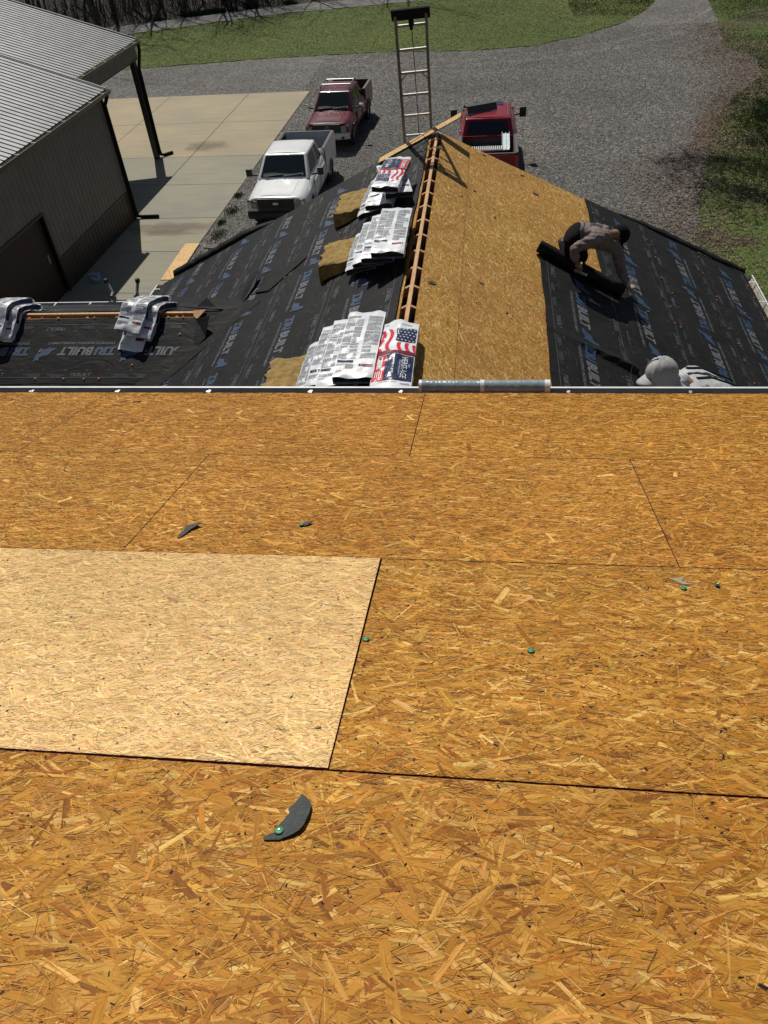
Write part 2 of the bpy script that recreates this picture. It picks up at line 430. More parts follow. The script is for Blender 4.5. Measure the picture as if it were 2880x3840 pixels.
# ---- lower gable roof
ZR = -0.33; XR = -0.70; TH = R(25.6); s1, c1 = math.sin(TH), math.cos(TH); YF = 7.08; YN = -0.55
def rs(u, y, h): return np.stack([XR + u * c1 + h * s1, y + 0 * u, ZR - u * s1 + h * c1], -1)
def ls(u, y, h): return np.stack([XR - u * c1 - h * s1, y + 0 * u, ZR - u * s1 + h * c1], -1)
def rsP(u, y, h=0.): return Vector((XR + u * c1 + h * s1, y, ZR - u * s1 + h * c1))
def lsP(u, y, h=0.): return Vector((XR - u * c1 - h * s1, y, ZR - u * s1 + h * c1))
UE = 5.25
rows_r = [(0.085, 0.52), (0.524, 1.70), (1.704, 2.90), (2.904, 4.1), (4.104, UE)]
ybr = [[YN, 2.6, YF], [YN, 1.15, 3.55, 5.95, YF], [YN, 2.35, 4.8, YF], [YN, 3.0, YF], [YN, 2.0, YF]]
for k, ((u0, u1), yb) in enumerate(zip(rows_r, ybr)):
    for a, b_ in zip(yb[:-1], yb[1:]):
        sd += 1
        osb_sheet(rs, u0, u1, a + .0015, b_ - .0015, 0.012, house, sd, pal=PAL_LOW, density=2.0 if k < 3 else .5,
                  Ls=(0.04, 0.12), Ws=(0.008, 0.028), fine=1.2, ang=1.9, asd=.45, specks=.6)
for k, (u0, u1) in enumerate([(0.085, 0.55), (0.554, 1.75), (1.754, 2.95), (2.954, 4.15), (4.154, UE)]):
    sd += 1
    osb_sheet(ls, u0, u1, YN, YF, 0.012, house, sd, pal=PAL_LOW, density=.35 if k else 1.2, Ls=(0.05, .14), Ws=(.01, .03), fine=.3, ang=1.6, specks=.2)
# ridge slot: board, rafters, near-black sheets standing in for the attic's shade
mb = MB(); mb.box((XR, (YN + YF) / 2, ZR - .115), (0.038, YF - YN - .04, 0.19)); mb.build('ridge_board', MAT['lumber'], house)
y = 6.86
while y > YN + .1:
    for sg in (1, -1):
        f = rsP if sg > 0 else lsP
        mb = MB(); mb.bar(f(.03, y, -.058), f(.9, y, -.058), 0.038, 0.085, up=(sg * s1, 0, c1)); mb.build('rafter', MAT['lumber'], house)
    y -= 0.4064
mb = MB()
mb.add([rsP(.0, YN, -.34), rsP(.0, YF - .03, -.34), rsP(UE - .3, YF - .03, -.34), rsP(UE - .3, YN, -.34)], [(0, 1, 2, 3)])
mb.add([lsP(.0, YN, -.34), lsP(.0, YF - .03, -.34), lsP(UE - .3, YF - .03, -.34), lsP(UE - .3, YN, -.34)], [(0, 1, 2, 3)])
mb.build('attic_shade_sheet', MAT['dark'], house, fix=False)
# fascia and rake boards
mb = MB()
for f, sg in ((rsP, 1), (lsP, -1)):
    mb.bar(f(0.0, YF + .012, -.085), f(UE, YF + .012, -.085), 0.02, 0.14, up=(sg * s1, 0, c1))
mb.build('rake_board', MAT['alu'], house)

# ---- wing roof on the left: ridge runs along X
WZ = -1.44; WY = 3.93; XW0, XW1 = -12.5, -3.05
def wn(u, x, h): return np.stack([x + 0 * u, WY - u * c1 - h * s1, WZ - u * s1 + h * c1], -1)
def wf(u, x, h): return np.stack([x + 0 * u, WY + u * c1 + h * s1, WZ - u * s1 + h * c1], -1)
def wnP(u, x, h=0.): return Vector((x, WY - u * c1 - h * s1, WZ - u * s1 + h * c1))
def wfP(u, x, h=0.): return Vector((x, WY + u * c1 + h * s1, WZ - u * s1 + h * c1))
UW = 2.69
for f, nm in ((wn, 1), (wf, 2)):
    for xa, xb in ((XW0, -7.4), (-7.398, -4.99), (-4.988, -3.62)):
        sd += 1
        osb_sheet(f, 0.078, UW, xa, xb, 0.012, house, sd, pal=PAL_LOW, density=.3, Ls=(.05, .14), Ws=(.01, .03), fine=.2, specks=.1)
    # plain strip that dives under the main slope
    mb = MB(); F = (wnP if nm == 1 else wfP)
    mb.add([F(0, -3.62, -.003), F(0, -3.0, -.003), F(UW, -5.45, -.003), F(UW, -3.62 - 1.83, -.003)], [(0, 1, 2, 3)])
    mb.build('valley_sheathing', MAT['felt'], house, fix=False)
mb = MB(); mb.box(((XW0 - 3.55) / 2, WY, WZ - .085), (-3.55 - XW0, 0.040, 0.16)); mb.build('ridge_board', MAT['lumber'], house)
x = -3.9
while x > XW0:
    for f, sg in ((wnP, -1), (wfP, 1)):
        mb = MB(); mb.bar(f(.02, x, -.042), f(.9, x, -.042), 0.038, 0.06, up=(0, sg * s1, c1)); mb.build('rafter', MAT['lumber'], house)
    x -= 0.4064
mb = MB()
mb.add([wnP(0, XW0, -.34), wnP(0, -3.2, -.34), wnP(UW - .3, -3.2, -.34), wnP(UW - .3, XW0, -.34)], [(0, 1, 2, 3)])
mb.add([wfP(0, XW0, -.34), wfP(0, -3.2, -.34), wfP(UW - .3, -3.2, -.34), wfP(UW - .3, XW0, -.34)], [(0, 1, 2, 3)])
mb.build('attic_shade_sheet', MAT['dark'], house, fix=False)  # near-black sheets put in for the shade inside the wing's attic
# a torn OSB piece at the end of the wing's ridge slot
mb = MB(); mb.prism([(0, 0), (.17, .015), (.07, -.13), (.02, -.08)], lambda a, b_, h: Vector(wnP(-b_ + .0, -3.68 + a, .012 + h)), .012)
mb.build('ridge_scrap', MAT['lumber'], house)

# ---- walls below (seen only from elsewhere)
MAT['siding'] = noisy('beige_siding', (0.50, 0.46, 0.38), (0.58, 0.54, 0.46), 3, .6, bump=.1)
EZ = ZR - UE * s1 - .12
def wallbox(name, x0, x1, y0, y1, z0, z1):
    mb = MB(); mb.box(((x0 + x1) / 2, (y0 + y1) / 2, (z0 + z1) / 2), (x1 - x0, y1 - y0, z1 - z0)); return mb.build(name, MAT['siding'], house)
wallbox('wall', 3.62, 3.78, -.35, 6.78, ZG, EZ)
wallbox('wall', -5.15, -4.99, 5.9, 6.78, ZG, EZ)
wallbox('wall', -12.3, -5.15, 5.92, 6.05, ZG, EZ)
wallbox('wall', -12.3, 5.8, -.45, -.35, ZG, -.15)
wallbox('wall', -12.3, 5.8, -12.6, -12.5, ZG, -.15)
wallbox('wall', 5.7, 5.8, -12.5, -.45, ZG, -.15)
wallbox('wall', -12.3, -12.2, -12.5, -.45, ZG, -.15)
wallbox('wall', -12.3, -12.2, -.35, 5.92, ZG, EZ)
mb = MB(); mb.prism([(-5.15, ZG), (3.78, ZG), (3.78, EZ), (XR, ZR - .16), (-5.15, EZ)], lambda a, b_, h: Vector((a, 6.78 + h, b_)), .12); mb.build('wall', MAT['siding'], house)
# far slope of the main roof and its ridge
mb = MB(); RV = 7.0
mb.add([deckP(-7.5, RV, 0), deckP(6, RV, 0), deckP(6, RV, 0) + Vector((0, -6.7, -2.15)), deckP(-7.5, RV, 0) + Vector((0, -6.7, -2.15))], [(0, 1, 2, 3)])
mb.add([deckP(-12.5, 0, 0), deckP(-7.5, 0, 0), deckP(-7.5, RV, 0), deckP(-12.5, RV, 0)], [(0, 1, 2, 3)])
mb.build('back_slope', MAT['felt'], house, fix=False)

# ---- gutters
def gutter(a, b_, out, hang, w=0.125, d=0.09, inner=None, lip=0.016):
    """K-style trough from a to b along the eave; out = horizontal unit vector away from the roof"""
    a = Vector(a); b_ = Vector(b_); o = Vector(out); up = Vector((0, 0, 1))
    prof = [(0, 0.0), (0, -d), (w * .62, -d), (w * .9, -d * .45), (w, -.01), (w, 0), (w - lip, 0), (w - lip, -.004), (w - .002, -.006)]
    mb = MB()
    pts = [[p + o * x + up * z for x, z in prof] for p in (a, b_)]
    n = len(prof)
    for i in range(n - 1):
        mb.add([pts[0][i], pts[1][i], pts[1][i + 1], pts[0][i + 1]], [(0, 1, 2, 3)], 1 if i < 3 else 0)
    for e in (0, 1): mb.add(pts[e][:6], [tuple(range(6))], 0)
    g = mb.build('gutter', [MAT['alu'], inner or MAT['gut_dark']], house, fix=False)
    mb = MB()       # outer skin, a hair outside
    out_p = [(w * .62, -d - .003), (w * .9 + .003, -d * .45), (w + .003, -.01), (w + .003, 0.003), (w - lip, .003)]
    P = [[p + o * x + up * z for x, z in out_p] for p in (a, b_)]
    for i in range(len(out_p) - 1): mb.add([P[0][i], P[1][i], P[1][i + 1], P[0][i + 1]], [(0, 1, 2, 3)])
    mb.build('gutter_lip', MAT['alu'], g, fix=False)
    L = (b_ - a).length; dd = (b_ - a).normalized()
    for h_ in hang:
        m2 = MB(); c = a + dd * h_
        m2.bar(c + up * .002 + o * .004, c + up * .002 + o * (w - .006), 0.024, 0.006, up=(0, 0, 1))
        m2.tube([c + o * (w * .35) + up * .006, c + o * (w * .35) + up * .012], .008, 8)
        m2.build('hanger', MAT['alu'], g)
    return g
g1 = gutter((-7.5, .012, -.035), (6.0, .012, -.035), (0, 1, 0), [], w=.118)
for hx in (-3.50, -2.79, -2.06, -1.27, -.59, .05, .62, 1.46, 2.2):
    m2 = MB(); m2.bar((hx - .006, .012, -.030), (hx + .008, .078, -.030), 0.020, 0.005); m2.tube([(hx - .002, .045, -.026), (hx - .002, .045, -.018)], .010, 8)
    m2.build('hanger', MAT['steel'], g1)
EG = ZR - UE * s1
gutter((XR + UE * c1 + .004, -.5, EG - .012), (XR + UE * c1 + .004, YF - .02, EG - .012), (1, 0, 0), [.5 + .62 * k for k in range(12)], inner=MAT['gut_in'])
gutter((XR - UE * c1 - .004, 6.3, EG - .012), (XR - UE * c1 - .004, YF - .02, EG - .012), (-1, 0, 0), [.15, .6], inner=MAT['gut_in'])
EW = WZ - UW * s1
WYE = WY + UW * c1
gutter((XW0, WYE + .004, EW - .012), (-5.43, WYE + .004, EW - .012), (0, 1, 0), [XW0 * 0 + .4 + .62 * k for k in range(11)], w=.13)

# ---- underlayment with its printing
DOG = [(0, .028), (.066, .01), (.094, .024), (.113, 0), (.141, .028), (.188, .038), (.254, .01), (.249, .056), (.268, .094), (.291, .132), (.308, .235), (.263, .197), (.226, .207), (.230, .16), (.180, .135), (.113, .127), (.066, .062)]
FOLD = [False]
def fold(x, y):
    r_ = 0.0
    if FOLD[0]:        # one standing crease running down the half rolled strip
        d_ = (y - (2.60 - (x - 1.5) * .16)); d_ = d_ / (.022 if d_ < 0 else .10); a_ = np.clip((x - 1.5) / .8, .2, 1)
        r_ = .062 * a_ * np.exp(-d_ * d_) * (x < 2.62)
    return r_ + 0.0022 * (np.sin(x * 9.1 + 2.3 * np.sin(y * 2.1)) + np.sin(y * 6.3 + x * 3.7 + 1.3)) + .0028
def underlay(place, w0, w1, l0, l1, kind, flip, phase, h0, ragged=True, clip=None, nails=26, parent=house, seed=1, label=None, T=1.17, dens=.05, show=(-9e9, 9e9)):
    """a strip; w = across (u), l = along. place(u,l,h). flip=+1: reads towards -l with letter tops to `kind`
    kind: 'down' tops towards growing u, 'up' tops towards falling u"""
    g = random.Random(seed); FOLD[0] = (seed == 1)
    st_ = .028 if seed == 1 else .09
    nu = max(2, int((w1 - w0) / st_)); nl = max(2, int((l1 - l0) / st_))
    mb = MB()
    ph = [g.uniform(0, 6) for _ in range(4)]
    def fn(a, b_):
        u = w0 + (w1 - w0) * a; l = l0 + (l1 - l0) * b_
        if a in (0, 1): u += .006 * math.sin(l * 2.2 + ph[0]) + .004 * math.sin(l * 7 + ph[1])
        if clip is not None: u, l = clip(u, l)
        e = place(np.array(u), np.array(l), np.array(h0 + float(fold(u, l))))
        return e
    mb.grid(fn, nu, nl)
    # printing: local x = reading direction, y = tops direction
    W = w1 - w0; pm = MB(); pm_off = 1
    def tm(x, y, hh=0.0045):
        l = phase - x * flip
        u = (w0 + y) if kind == 'down' else (w1 - y)
        return u, l
    def fnp(x, y):
        u, l = tm(x, y); return Vector(place(np.array(u), np.array(l), np.array(h0 + float(fold(u, l)) + .0042)))
    mir = (kind == 'down') != (flip > 0)
    def ok(xa, xb, y=.5):
        for xx in (xa, xb):
            u, l = tm(xx, y)
            if not (l0 + .01 < l < l1 - .01 and show[0] < l < show[1]): return False
            if clip is not None:
                u2, l2 = clip(u, l)
                if abs(u2 - u) > .01 or abs(l2 - l) > .01: return False
        return True
    span = l1 - l0
    for k in range(-int(span / T) - 9, int(span / T) + 10):
        X = k * T
        if ok(X, X + .30): place_text(pm, 'TRI', X, .435, .285, .128, fnp, 1, shear=.25, bold=.045)
        if ok(X, X + .30):
            pm.add([fnp(X + a, b_) for a, b_ in ((-.01, .432), (.16, .452), (.27, .475), (.28, .50), (.15, .47), (-.005, .455))], [(0, 1, 2, 3, 4, 5)], 1)
        if ok(X + .29, X + .80): place_text(pm, 'BUILT', X + .285, .435, .49, .128, fnp, 0, shear=.25, bold=.045)
        if ok(X + .79, X + 1.1): pm.add([fnp(X + .785 + a * .96, .435 + b_) for a, b_ in DOG], [tuple(range(len(DOG)))], 1)
        if ok(X + .02, X + .94): place_text(pm, 'SYNTHETIC ROOFING UNDERLAYMENT', X + .02, .360, .92, .036, fnp, 0, shear=.2, bold=.02)
        if ok(X + .75, X + 1.04): place_text(pm, 'TRIBUILT', X + .74, .135, .28, .052, fnp, 2, shear=.25, bold=.03)
        if ok(X + .25, X + .55): place_text(pm, 'TRIBUILT', X + .25, W - .155, .28, .052, fnp, 2, shear=.25, bold=.03, rot=math.pi)
        for base, yy in ((.0, .115), (.33, .115), (.60, W - .135), (.90, W - .135)):
            for j in range(4):
                xa = X + base + g.uniform(0, .05); xb = xa + g.uniform(.14, .24)
                if ok(xa, xb): pm.add([fnp(xa, yy + j * .013), fnp(xb, yy + j * .013), fnp(xb, yy + .0045 + j * .013), fnp(xa, yy + .0045 + j * .013)], [(0, 1, 2, 3)], 2)
        for j in range(4):
            xa = X + j * T / 4 + .02
            for yy in (.195, W - .195):
                if ok(xa, xa + .03):
                    ring = []
                    for q_ in range(10):
                        an = q_ / 10 * 2 * math.pi
                        ring.append((xa + .017 * math.cos(an), yy + .012 * math.sin(an), xa + .011 * math.cos(an), yy + .007 * math.sin(an)))
                    vs = [fnp(a, b_) for a, b_, _, _ in ring] + [fnp(c, d) for _, _, c, d in ring]
                    pm.add(vs, [(i, (i + 1) % 10, 10 + (i + 1) % 10, 10 + i) for i in range(10)], 2)
        for j in range(12):     # edge lines
            xa = X + j * T / 12; xb = xa + T / 12
            for yy, ww in ((.092, .006), (W - .092, .006)):
                if ok(xa, xb): pm.add([fnp(xa, yy), fnp(xb, yy), fnp(xb, yy + ww), fnp(xa, yy + ww)], [(0, 1, 2, 3)], 2)
    # pale scuffs left by boots along the sheet
    sm = MB()
    for i in range(int(30 * (l1 - l0) * dens * 10)):
        u = g.uniform(w0 + .05, w1 - .05); l = g.uniform(l0 + .1, l1 - .3); LL = g.uniform(.04, .28); ww = g.uniform(.001, .003)
        if clip is not None:
            a2, b2 = clip(u, l + LL)
            if abs(a2 - u) > .01 or abs(b2 - l - LL) > .01: continue
        ang_ = g.gauss(0, .05)
        def q_(uu, ll): return Vector(place(np.array(uu), np.array(ll), np.array(h0 + float(fold(uu, ll)) + .0033)))
        sm.add([q_(u, l), q_(u + ww, l), q_(u + ww + ang_ * LL, l + LL), q_(u + ang_ * LL, l + LL)], [(0, 1, 2, 3)])
    mb.add(pm.v, pm.f, 0); mb.m[len(mb.m) - len(pm.m):] = [1 + q for q in pm.m]
    if sm.f: mb.add(sm.v, sm.f, 3)
    sh = mb.build('underlayment', [MAT['felt'], MAT['print_grey'], MAT['print_blue'], MAT['print_dim']], parent, smooth=True, fix=False)
    if label: sh['label'] = label
    return sh

NAILS = []
_nm = MB(); _nm.tube([(0, 0, 0), (0, 0, .003), (0, 0, .0045)], [.0135, .0125, .004], 10)
nail_proto = None
def cap_nail(P, nrm, parent, mat='nail_pink', name='cap_nail', sc=1.0):
    global nail_proto
    off = ORIG.get(parent.name, Vector((0, 0, 0)))
    key = 'np_' + mat
    if key not in MAT:
        o = _nm.build(name, MAT[mat], parent, smooth=True); MAT[key] = o.data
    else:
        o = bpy.data.objects.new(name, MAT[key]); COL.objects.link(o); o.parent = parent
    o.location = Vector(P) - off
    o.rotation_euler = Vector(nrm).to_track_quat('Z', 'Y').to_euler(); o.scale = (sc,) * 3
    NAILS.append(o); return o

def clip1(u, l):
    lim = 4.43 - (u - 1.5) * .22
    return u, min(l, lim)
NRM_R = (s1, 0, c1); NRM_L = (-s1, 0, c1); NRM_W = (0, -s1, c1)
underlay(rs, 4.25, UE + .015, YN, YF, 'down', 1, 6.43 , .003, seed=4, show=(0.2, 9))
underlay(rs, 3.36, 4.39, YN, YF, 'up', -1, 4.35, .010, seed=3, show=(.2, 9))
underlay(rs, 2.40, 3.45, YN, YF, 'down', 1, 4.07, .017, seed=2, show=(.2, 9))
sheet1 = underlay(rs, 1.50, 2.56, YN, 4.5, 'down', 1, 3.72, .024, seed=1, clip=clip1, show=(.2, 9),
         label='half rolled out strip nearest the bare OSB')
for k, (a, b_, phs) in enumerate([(.11, 1.15, 2.70), (1.04, 2.08, 2.93), (1.97, 3.01, 2.4), (2.90, 3.94, 3.1), (3.83, 4.87, 2.6), (4.3, UE + .01, 3.3)]):
    underlay(ls, a, b_, YN, YF, 'up', 1, phs, .024 - .004 * k, seed=20 + k, show=(.2, 9), dens=.09)
underlay(wn, .095, 1.07, XW0, -3.35, 'down', 1, -5.79, .010, seed=40, dens=.02,
         clip=lambda u, l: (u, min(l, -3.15 - u * .9)))
underlay(wn, .97, 2.0, XW0, -3.9, 'down', 1, -5.2, .004, seed=41, dens=.02, clip=lambda u, l: (u, min(l, -3.1 - u * .9)))
underlay(wn, 1.9, UW, XW0, -4.7, 'down', 1, -5.2, .002, seed=42, dens=.02, clip=lambda u, l: (u, min(l, -3.1 - u * .9)))
underlay(wf, .035, 1.07, XW0, -3.35, 'up', 1, -5.5, .010, seed=43, dens=.02, clip=lambda u, l: (u, min(l, -3.15 - u * .9)))
underlay(wf, .97, UW + .01, XW0, -4.0, 'up', 1, -5.5, .004, seed=44, dens=.02, clip=lambda u, l: (u, min(l, -3.1 - u * .9)))
# pieces lapped over the valleys, with lifted dark flaps
mb = MB()
for sg in (-1, 1):
    def vf(a, b_, sg=sg):
        t_ = a; x = -3.02 - t_ * 2.42; yv = WY + sg * t_ * 2.42; zv = WZ - t_ * 1.16
        e = (b_ - .5) * .5
        if e < 0:  # on the wing side
            p = Vector((x + e, yv, zv + abs(0))); p.z = zv + .0; p.x = x + e
        else:
            p = Vector((x + e, yv, zv + e * math.tan(TH)))
        p.z += .045 - .02 * abs(b_ - .5) * 2 + .004 * math.sin(a * 40 + b_ * 9)
        return p
    mb.grid(vf, 26, 8)
mb.build('valley_strip', MAT['felt'], house, smooth=True)
def flap(pts, name='loose_flap'):
    mb = MB(); n = len(pts)
    mb.add(pts, [tuple(range(n))]); o = mb.build(name, MAT['felt'], house, fix=False)
    md = o.modifiers.new('t', 'SOLIDIFY'); md.thickness = .004
    return o
flap([lsP(4.40, 5.62, .03), lsP(4.30, 5.4, .10), lsP(4.38, 5.15, .14), lsP(4.45, 5.25, .03)])
flap([lsP(2.72, 4.85, .03), lsP(2.45, 4.75, .13), lsP(2.5, 4.45, .06), lsP(2.62, 4.15, .03), lsP(2.75, 4.4, .02)])
flap([lsP(3.9, 4.62, .03), lsP(3.35, 4.72, .14), lsP(3.15, 4.42, .05), lsP(3.6, 4.3, .03)])
flap([wnP(.13, -3.62, .03), wnP(.16, -3.40, .14), wnP(.42, -3.44, .05), wnP(.62, -3.58, .03)])
flap([lsP(2.5, 4.3, .035), lsP(2.3, 4.4, .035), lsP(1.9, 4.75, .03), lsP(1.7, 4.6, .033), lsP(2.2, 4.1, .03)])
# torn strip hanging over / standing up along the rakes
def rake_flap(f, us, hs, outs):
    mb = MB(); k = len(us)
    top = []; bot = []
    for u, h, o_ in zip(us, hs, outs):
        bot.append(f(u, YF - .03, .02)); top.append(f(u + .0, YF + o_, h))
    mb.add(bot + top, [(i, i + 1, k + i + 1, k + i) for i in range(k - 1)])
    o = mb.build('rake_flap', MAT['felt'], house, smooth=True); md = o.modifiers.new('t', 'SOLIDIFY'); md.thickness = .004
g = random.Random(5)
us = [2.95 + (5.25 - 2.95) * i / 22 for i in range(23)]
rake_flap(rsP, us, [.02 + .045 * min(1, i / 6) * (.8 + .3 * g.random()) for i in range(23)], [.04 + .03 * g.random() for i in range(23)])
us = [2.9 + (5.0 - 2.9) * i / 20 for i in range(21)]
rake_flap(lsP, us, [.02 + .085 * min(1, i / 5) * (.85 + .25 * g.random()) for i in range(21)], [.04 + .04 * g.random() for i in range(21)])

# cap nails on the underlayment (first 100 single, the rest as stuff)
pts = []
g = random.Random(9)
for u0, ylo, yhi, cnt in ((1.58, .3, 4.1, 3), (2.47, .3, 6.9, 14), (2.62, 1.0, 6.9, 6), (3.40, .4, 6.9, 16), (4.32, .5, 6.9, 14), (5.15, 4.2, 6.9, 8), (2.95, .4, 6.5, 6), (3.85, .4, 6.5, 8), (4.75, 2, 6.5, 6)):
    for i in range(cnt):
        yy = ylo + (yhi - ylo) * (i + g.random()) / cnt; uu = u0 + g.gauss(0, .03)
        pts.append((Vector(rs(np.array(uu), np.array(yy), np.array(.034 + (.006 if uu < 2.5 and yy < 4 else 0)))), NRM_R))
for u0, cnt in ((.20, 12), (.62, 4), (1.10, 14), (1.55, 10), (2.03, 16), (2.5, 9), (2.95, 12), (3.4, 6), (3.88, 8), (4.4, 5)):
    for i in range(cnt):
        yy = .3 + 6.6 * (i + g.random()) / cnt; uu = u0 + g.gauss(0, .05)
        if uu > 2.45 and yy < 2.45 + 5 * 0 + (uu * c1): 
            if yy < WY + (uu * c1 - 2.32) and yy > WY - (uu * c1 - 2.32): continue
        pts.append((Vector(ls(np.array(uu), np.array(yy), np.array(.034))), NRM_L))
for u0, xs in ((.09, (-6.2, -5.9, -5.73, -5.5, -5.0, -4.15, -4.0, -3.8)), (.60, (-5.64, -5.1, -4.5, -4.2)), (1.0, (-5.6, -5.22, -4.95, -4.75)), (.8, (-4.35,)), (.35, (-3.5, -3.8))):
    for x_ in xs: pts.append((Vector(wn(np.array(u0), np.array(x_), np.array(.022))), NRM_W))
pts.sort(key=lambda p: (p[0] - cam.matrix_world.translation).length)
for P, nrm in pts[:92]: cap_nail(P, nrm, house)
sm = MB()
for P, nrm in pts[92:]:
    Q = Vector(nrm).to_track_quat('Z', 'Y').to_matrix()
    sm.tube([P, P + Q @ Vector((0, 0, .003)), P + Q @ Vector((0, 0, .0045))], [.0135, .0125, .004], 8)
tag(sm.build('cap_nails', MAT['nail_pink'], house, smooth=True), kind='stuff')

# black torn bits left on the bare OSB slope (moved with the roof: nailed remnants)
def rpx(u, y): return u, y
SCL = ['black felt scrap at the top right rake of the OSB slope, nearest the red pickup', 'black scrap low on the OSB slope beside the far rake', 'black scrap near the ridge slot just below the ladder shadow', 'small dark scrap on the first chalk line below the ladder shadow', 'dark scrap right of the chalk line, upper middle of the OSB slope', 'wide dark scrap beside the right rake of the OSB slope, above the worker', 'dark scrap on the chalk line in the lower part of the OSB slope', 'thin dark scrap in the middle of the OSB slope', 'upright sliver of felt between chalk line and underlayment edge', 'little curled black scrap on the chalk line, mid slope', 'two lobed black scrap right beside the flag bundle']
for SI, (u, y, sz, an) in enumerate(((.75, 6.95, .10, .3), (1.35, 6.85, .12, .9), (.22, 5.6, .09, -.5), (.62, 5.45, .07, .4), (.92, 4.9, .07, .8), (1.55, 6.35, .13, -.3), (.20, 2.55, .10, .6), (.75, 3.0, .07, -.4), (1.05, 2.6, .06, 1.2), (.45, 5.1, .06, 1.4), (.09, 1.35, .06, 0.4))):
    mb = MB(); k = 7
    poly = []
    for i in range(k):
        a_ = 2 * math.pi * i / k; r_ = sz * .5 * random.uniform(.45, 1.0)
        px, py = r_ * math.cos(a_) * 1.3, r_ * math.sin(a_) * .45
        poly.append((px * math.cos(an) - py * math.sin(an), px * math.sin(an) + py * math.cos(an)))
    mb.prism(poly, lambda a, b_, h, u=u, y=y: rsP(u + a, y + b_, .004 + h + .012 * abs(a) / .05), .003)
    o = mb.build('torn_felt_scrap', MAT['scrap']); tag(o, SCL[SI], 'scrap', 'torn felt scraps on the lower gable')

# ================================================================== SHINGLE BUNDLES
def smooth_path(P, n=24):
    P = [Vector(p) for p in P]
    if len(P) == 2: return [P[0].lerp(P[1], i / n) for i in range(n + 1)]
    Q = [P[0] * 2 - P[1]] + P + [P[-1] * 2 - P[-2]]
    out = []
    segs = len(P) - 1
    for i in range(n + 1):
        x = i / n * segs; k = min(int(x), segs - 1); f = x - k
        a, b_, c, d = Q[k], Q[k + 1], Q[k + 2], Q[k + 3]
        out.append(0.5 * ((2 * b_) + (c - a) * f + (2 * a - 5 * b_ + 4 * c - d) * f * f + (3 * b_ - a - 3 * c + d) * f ** 3))
    return out

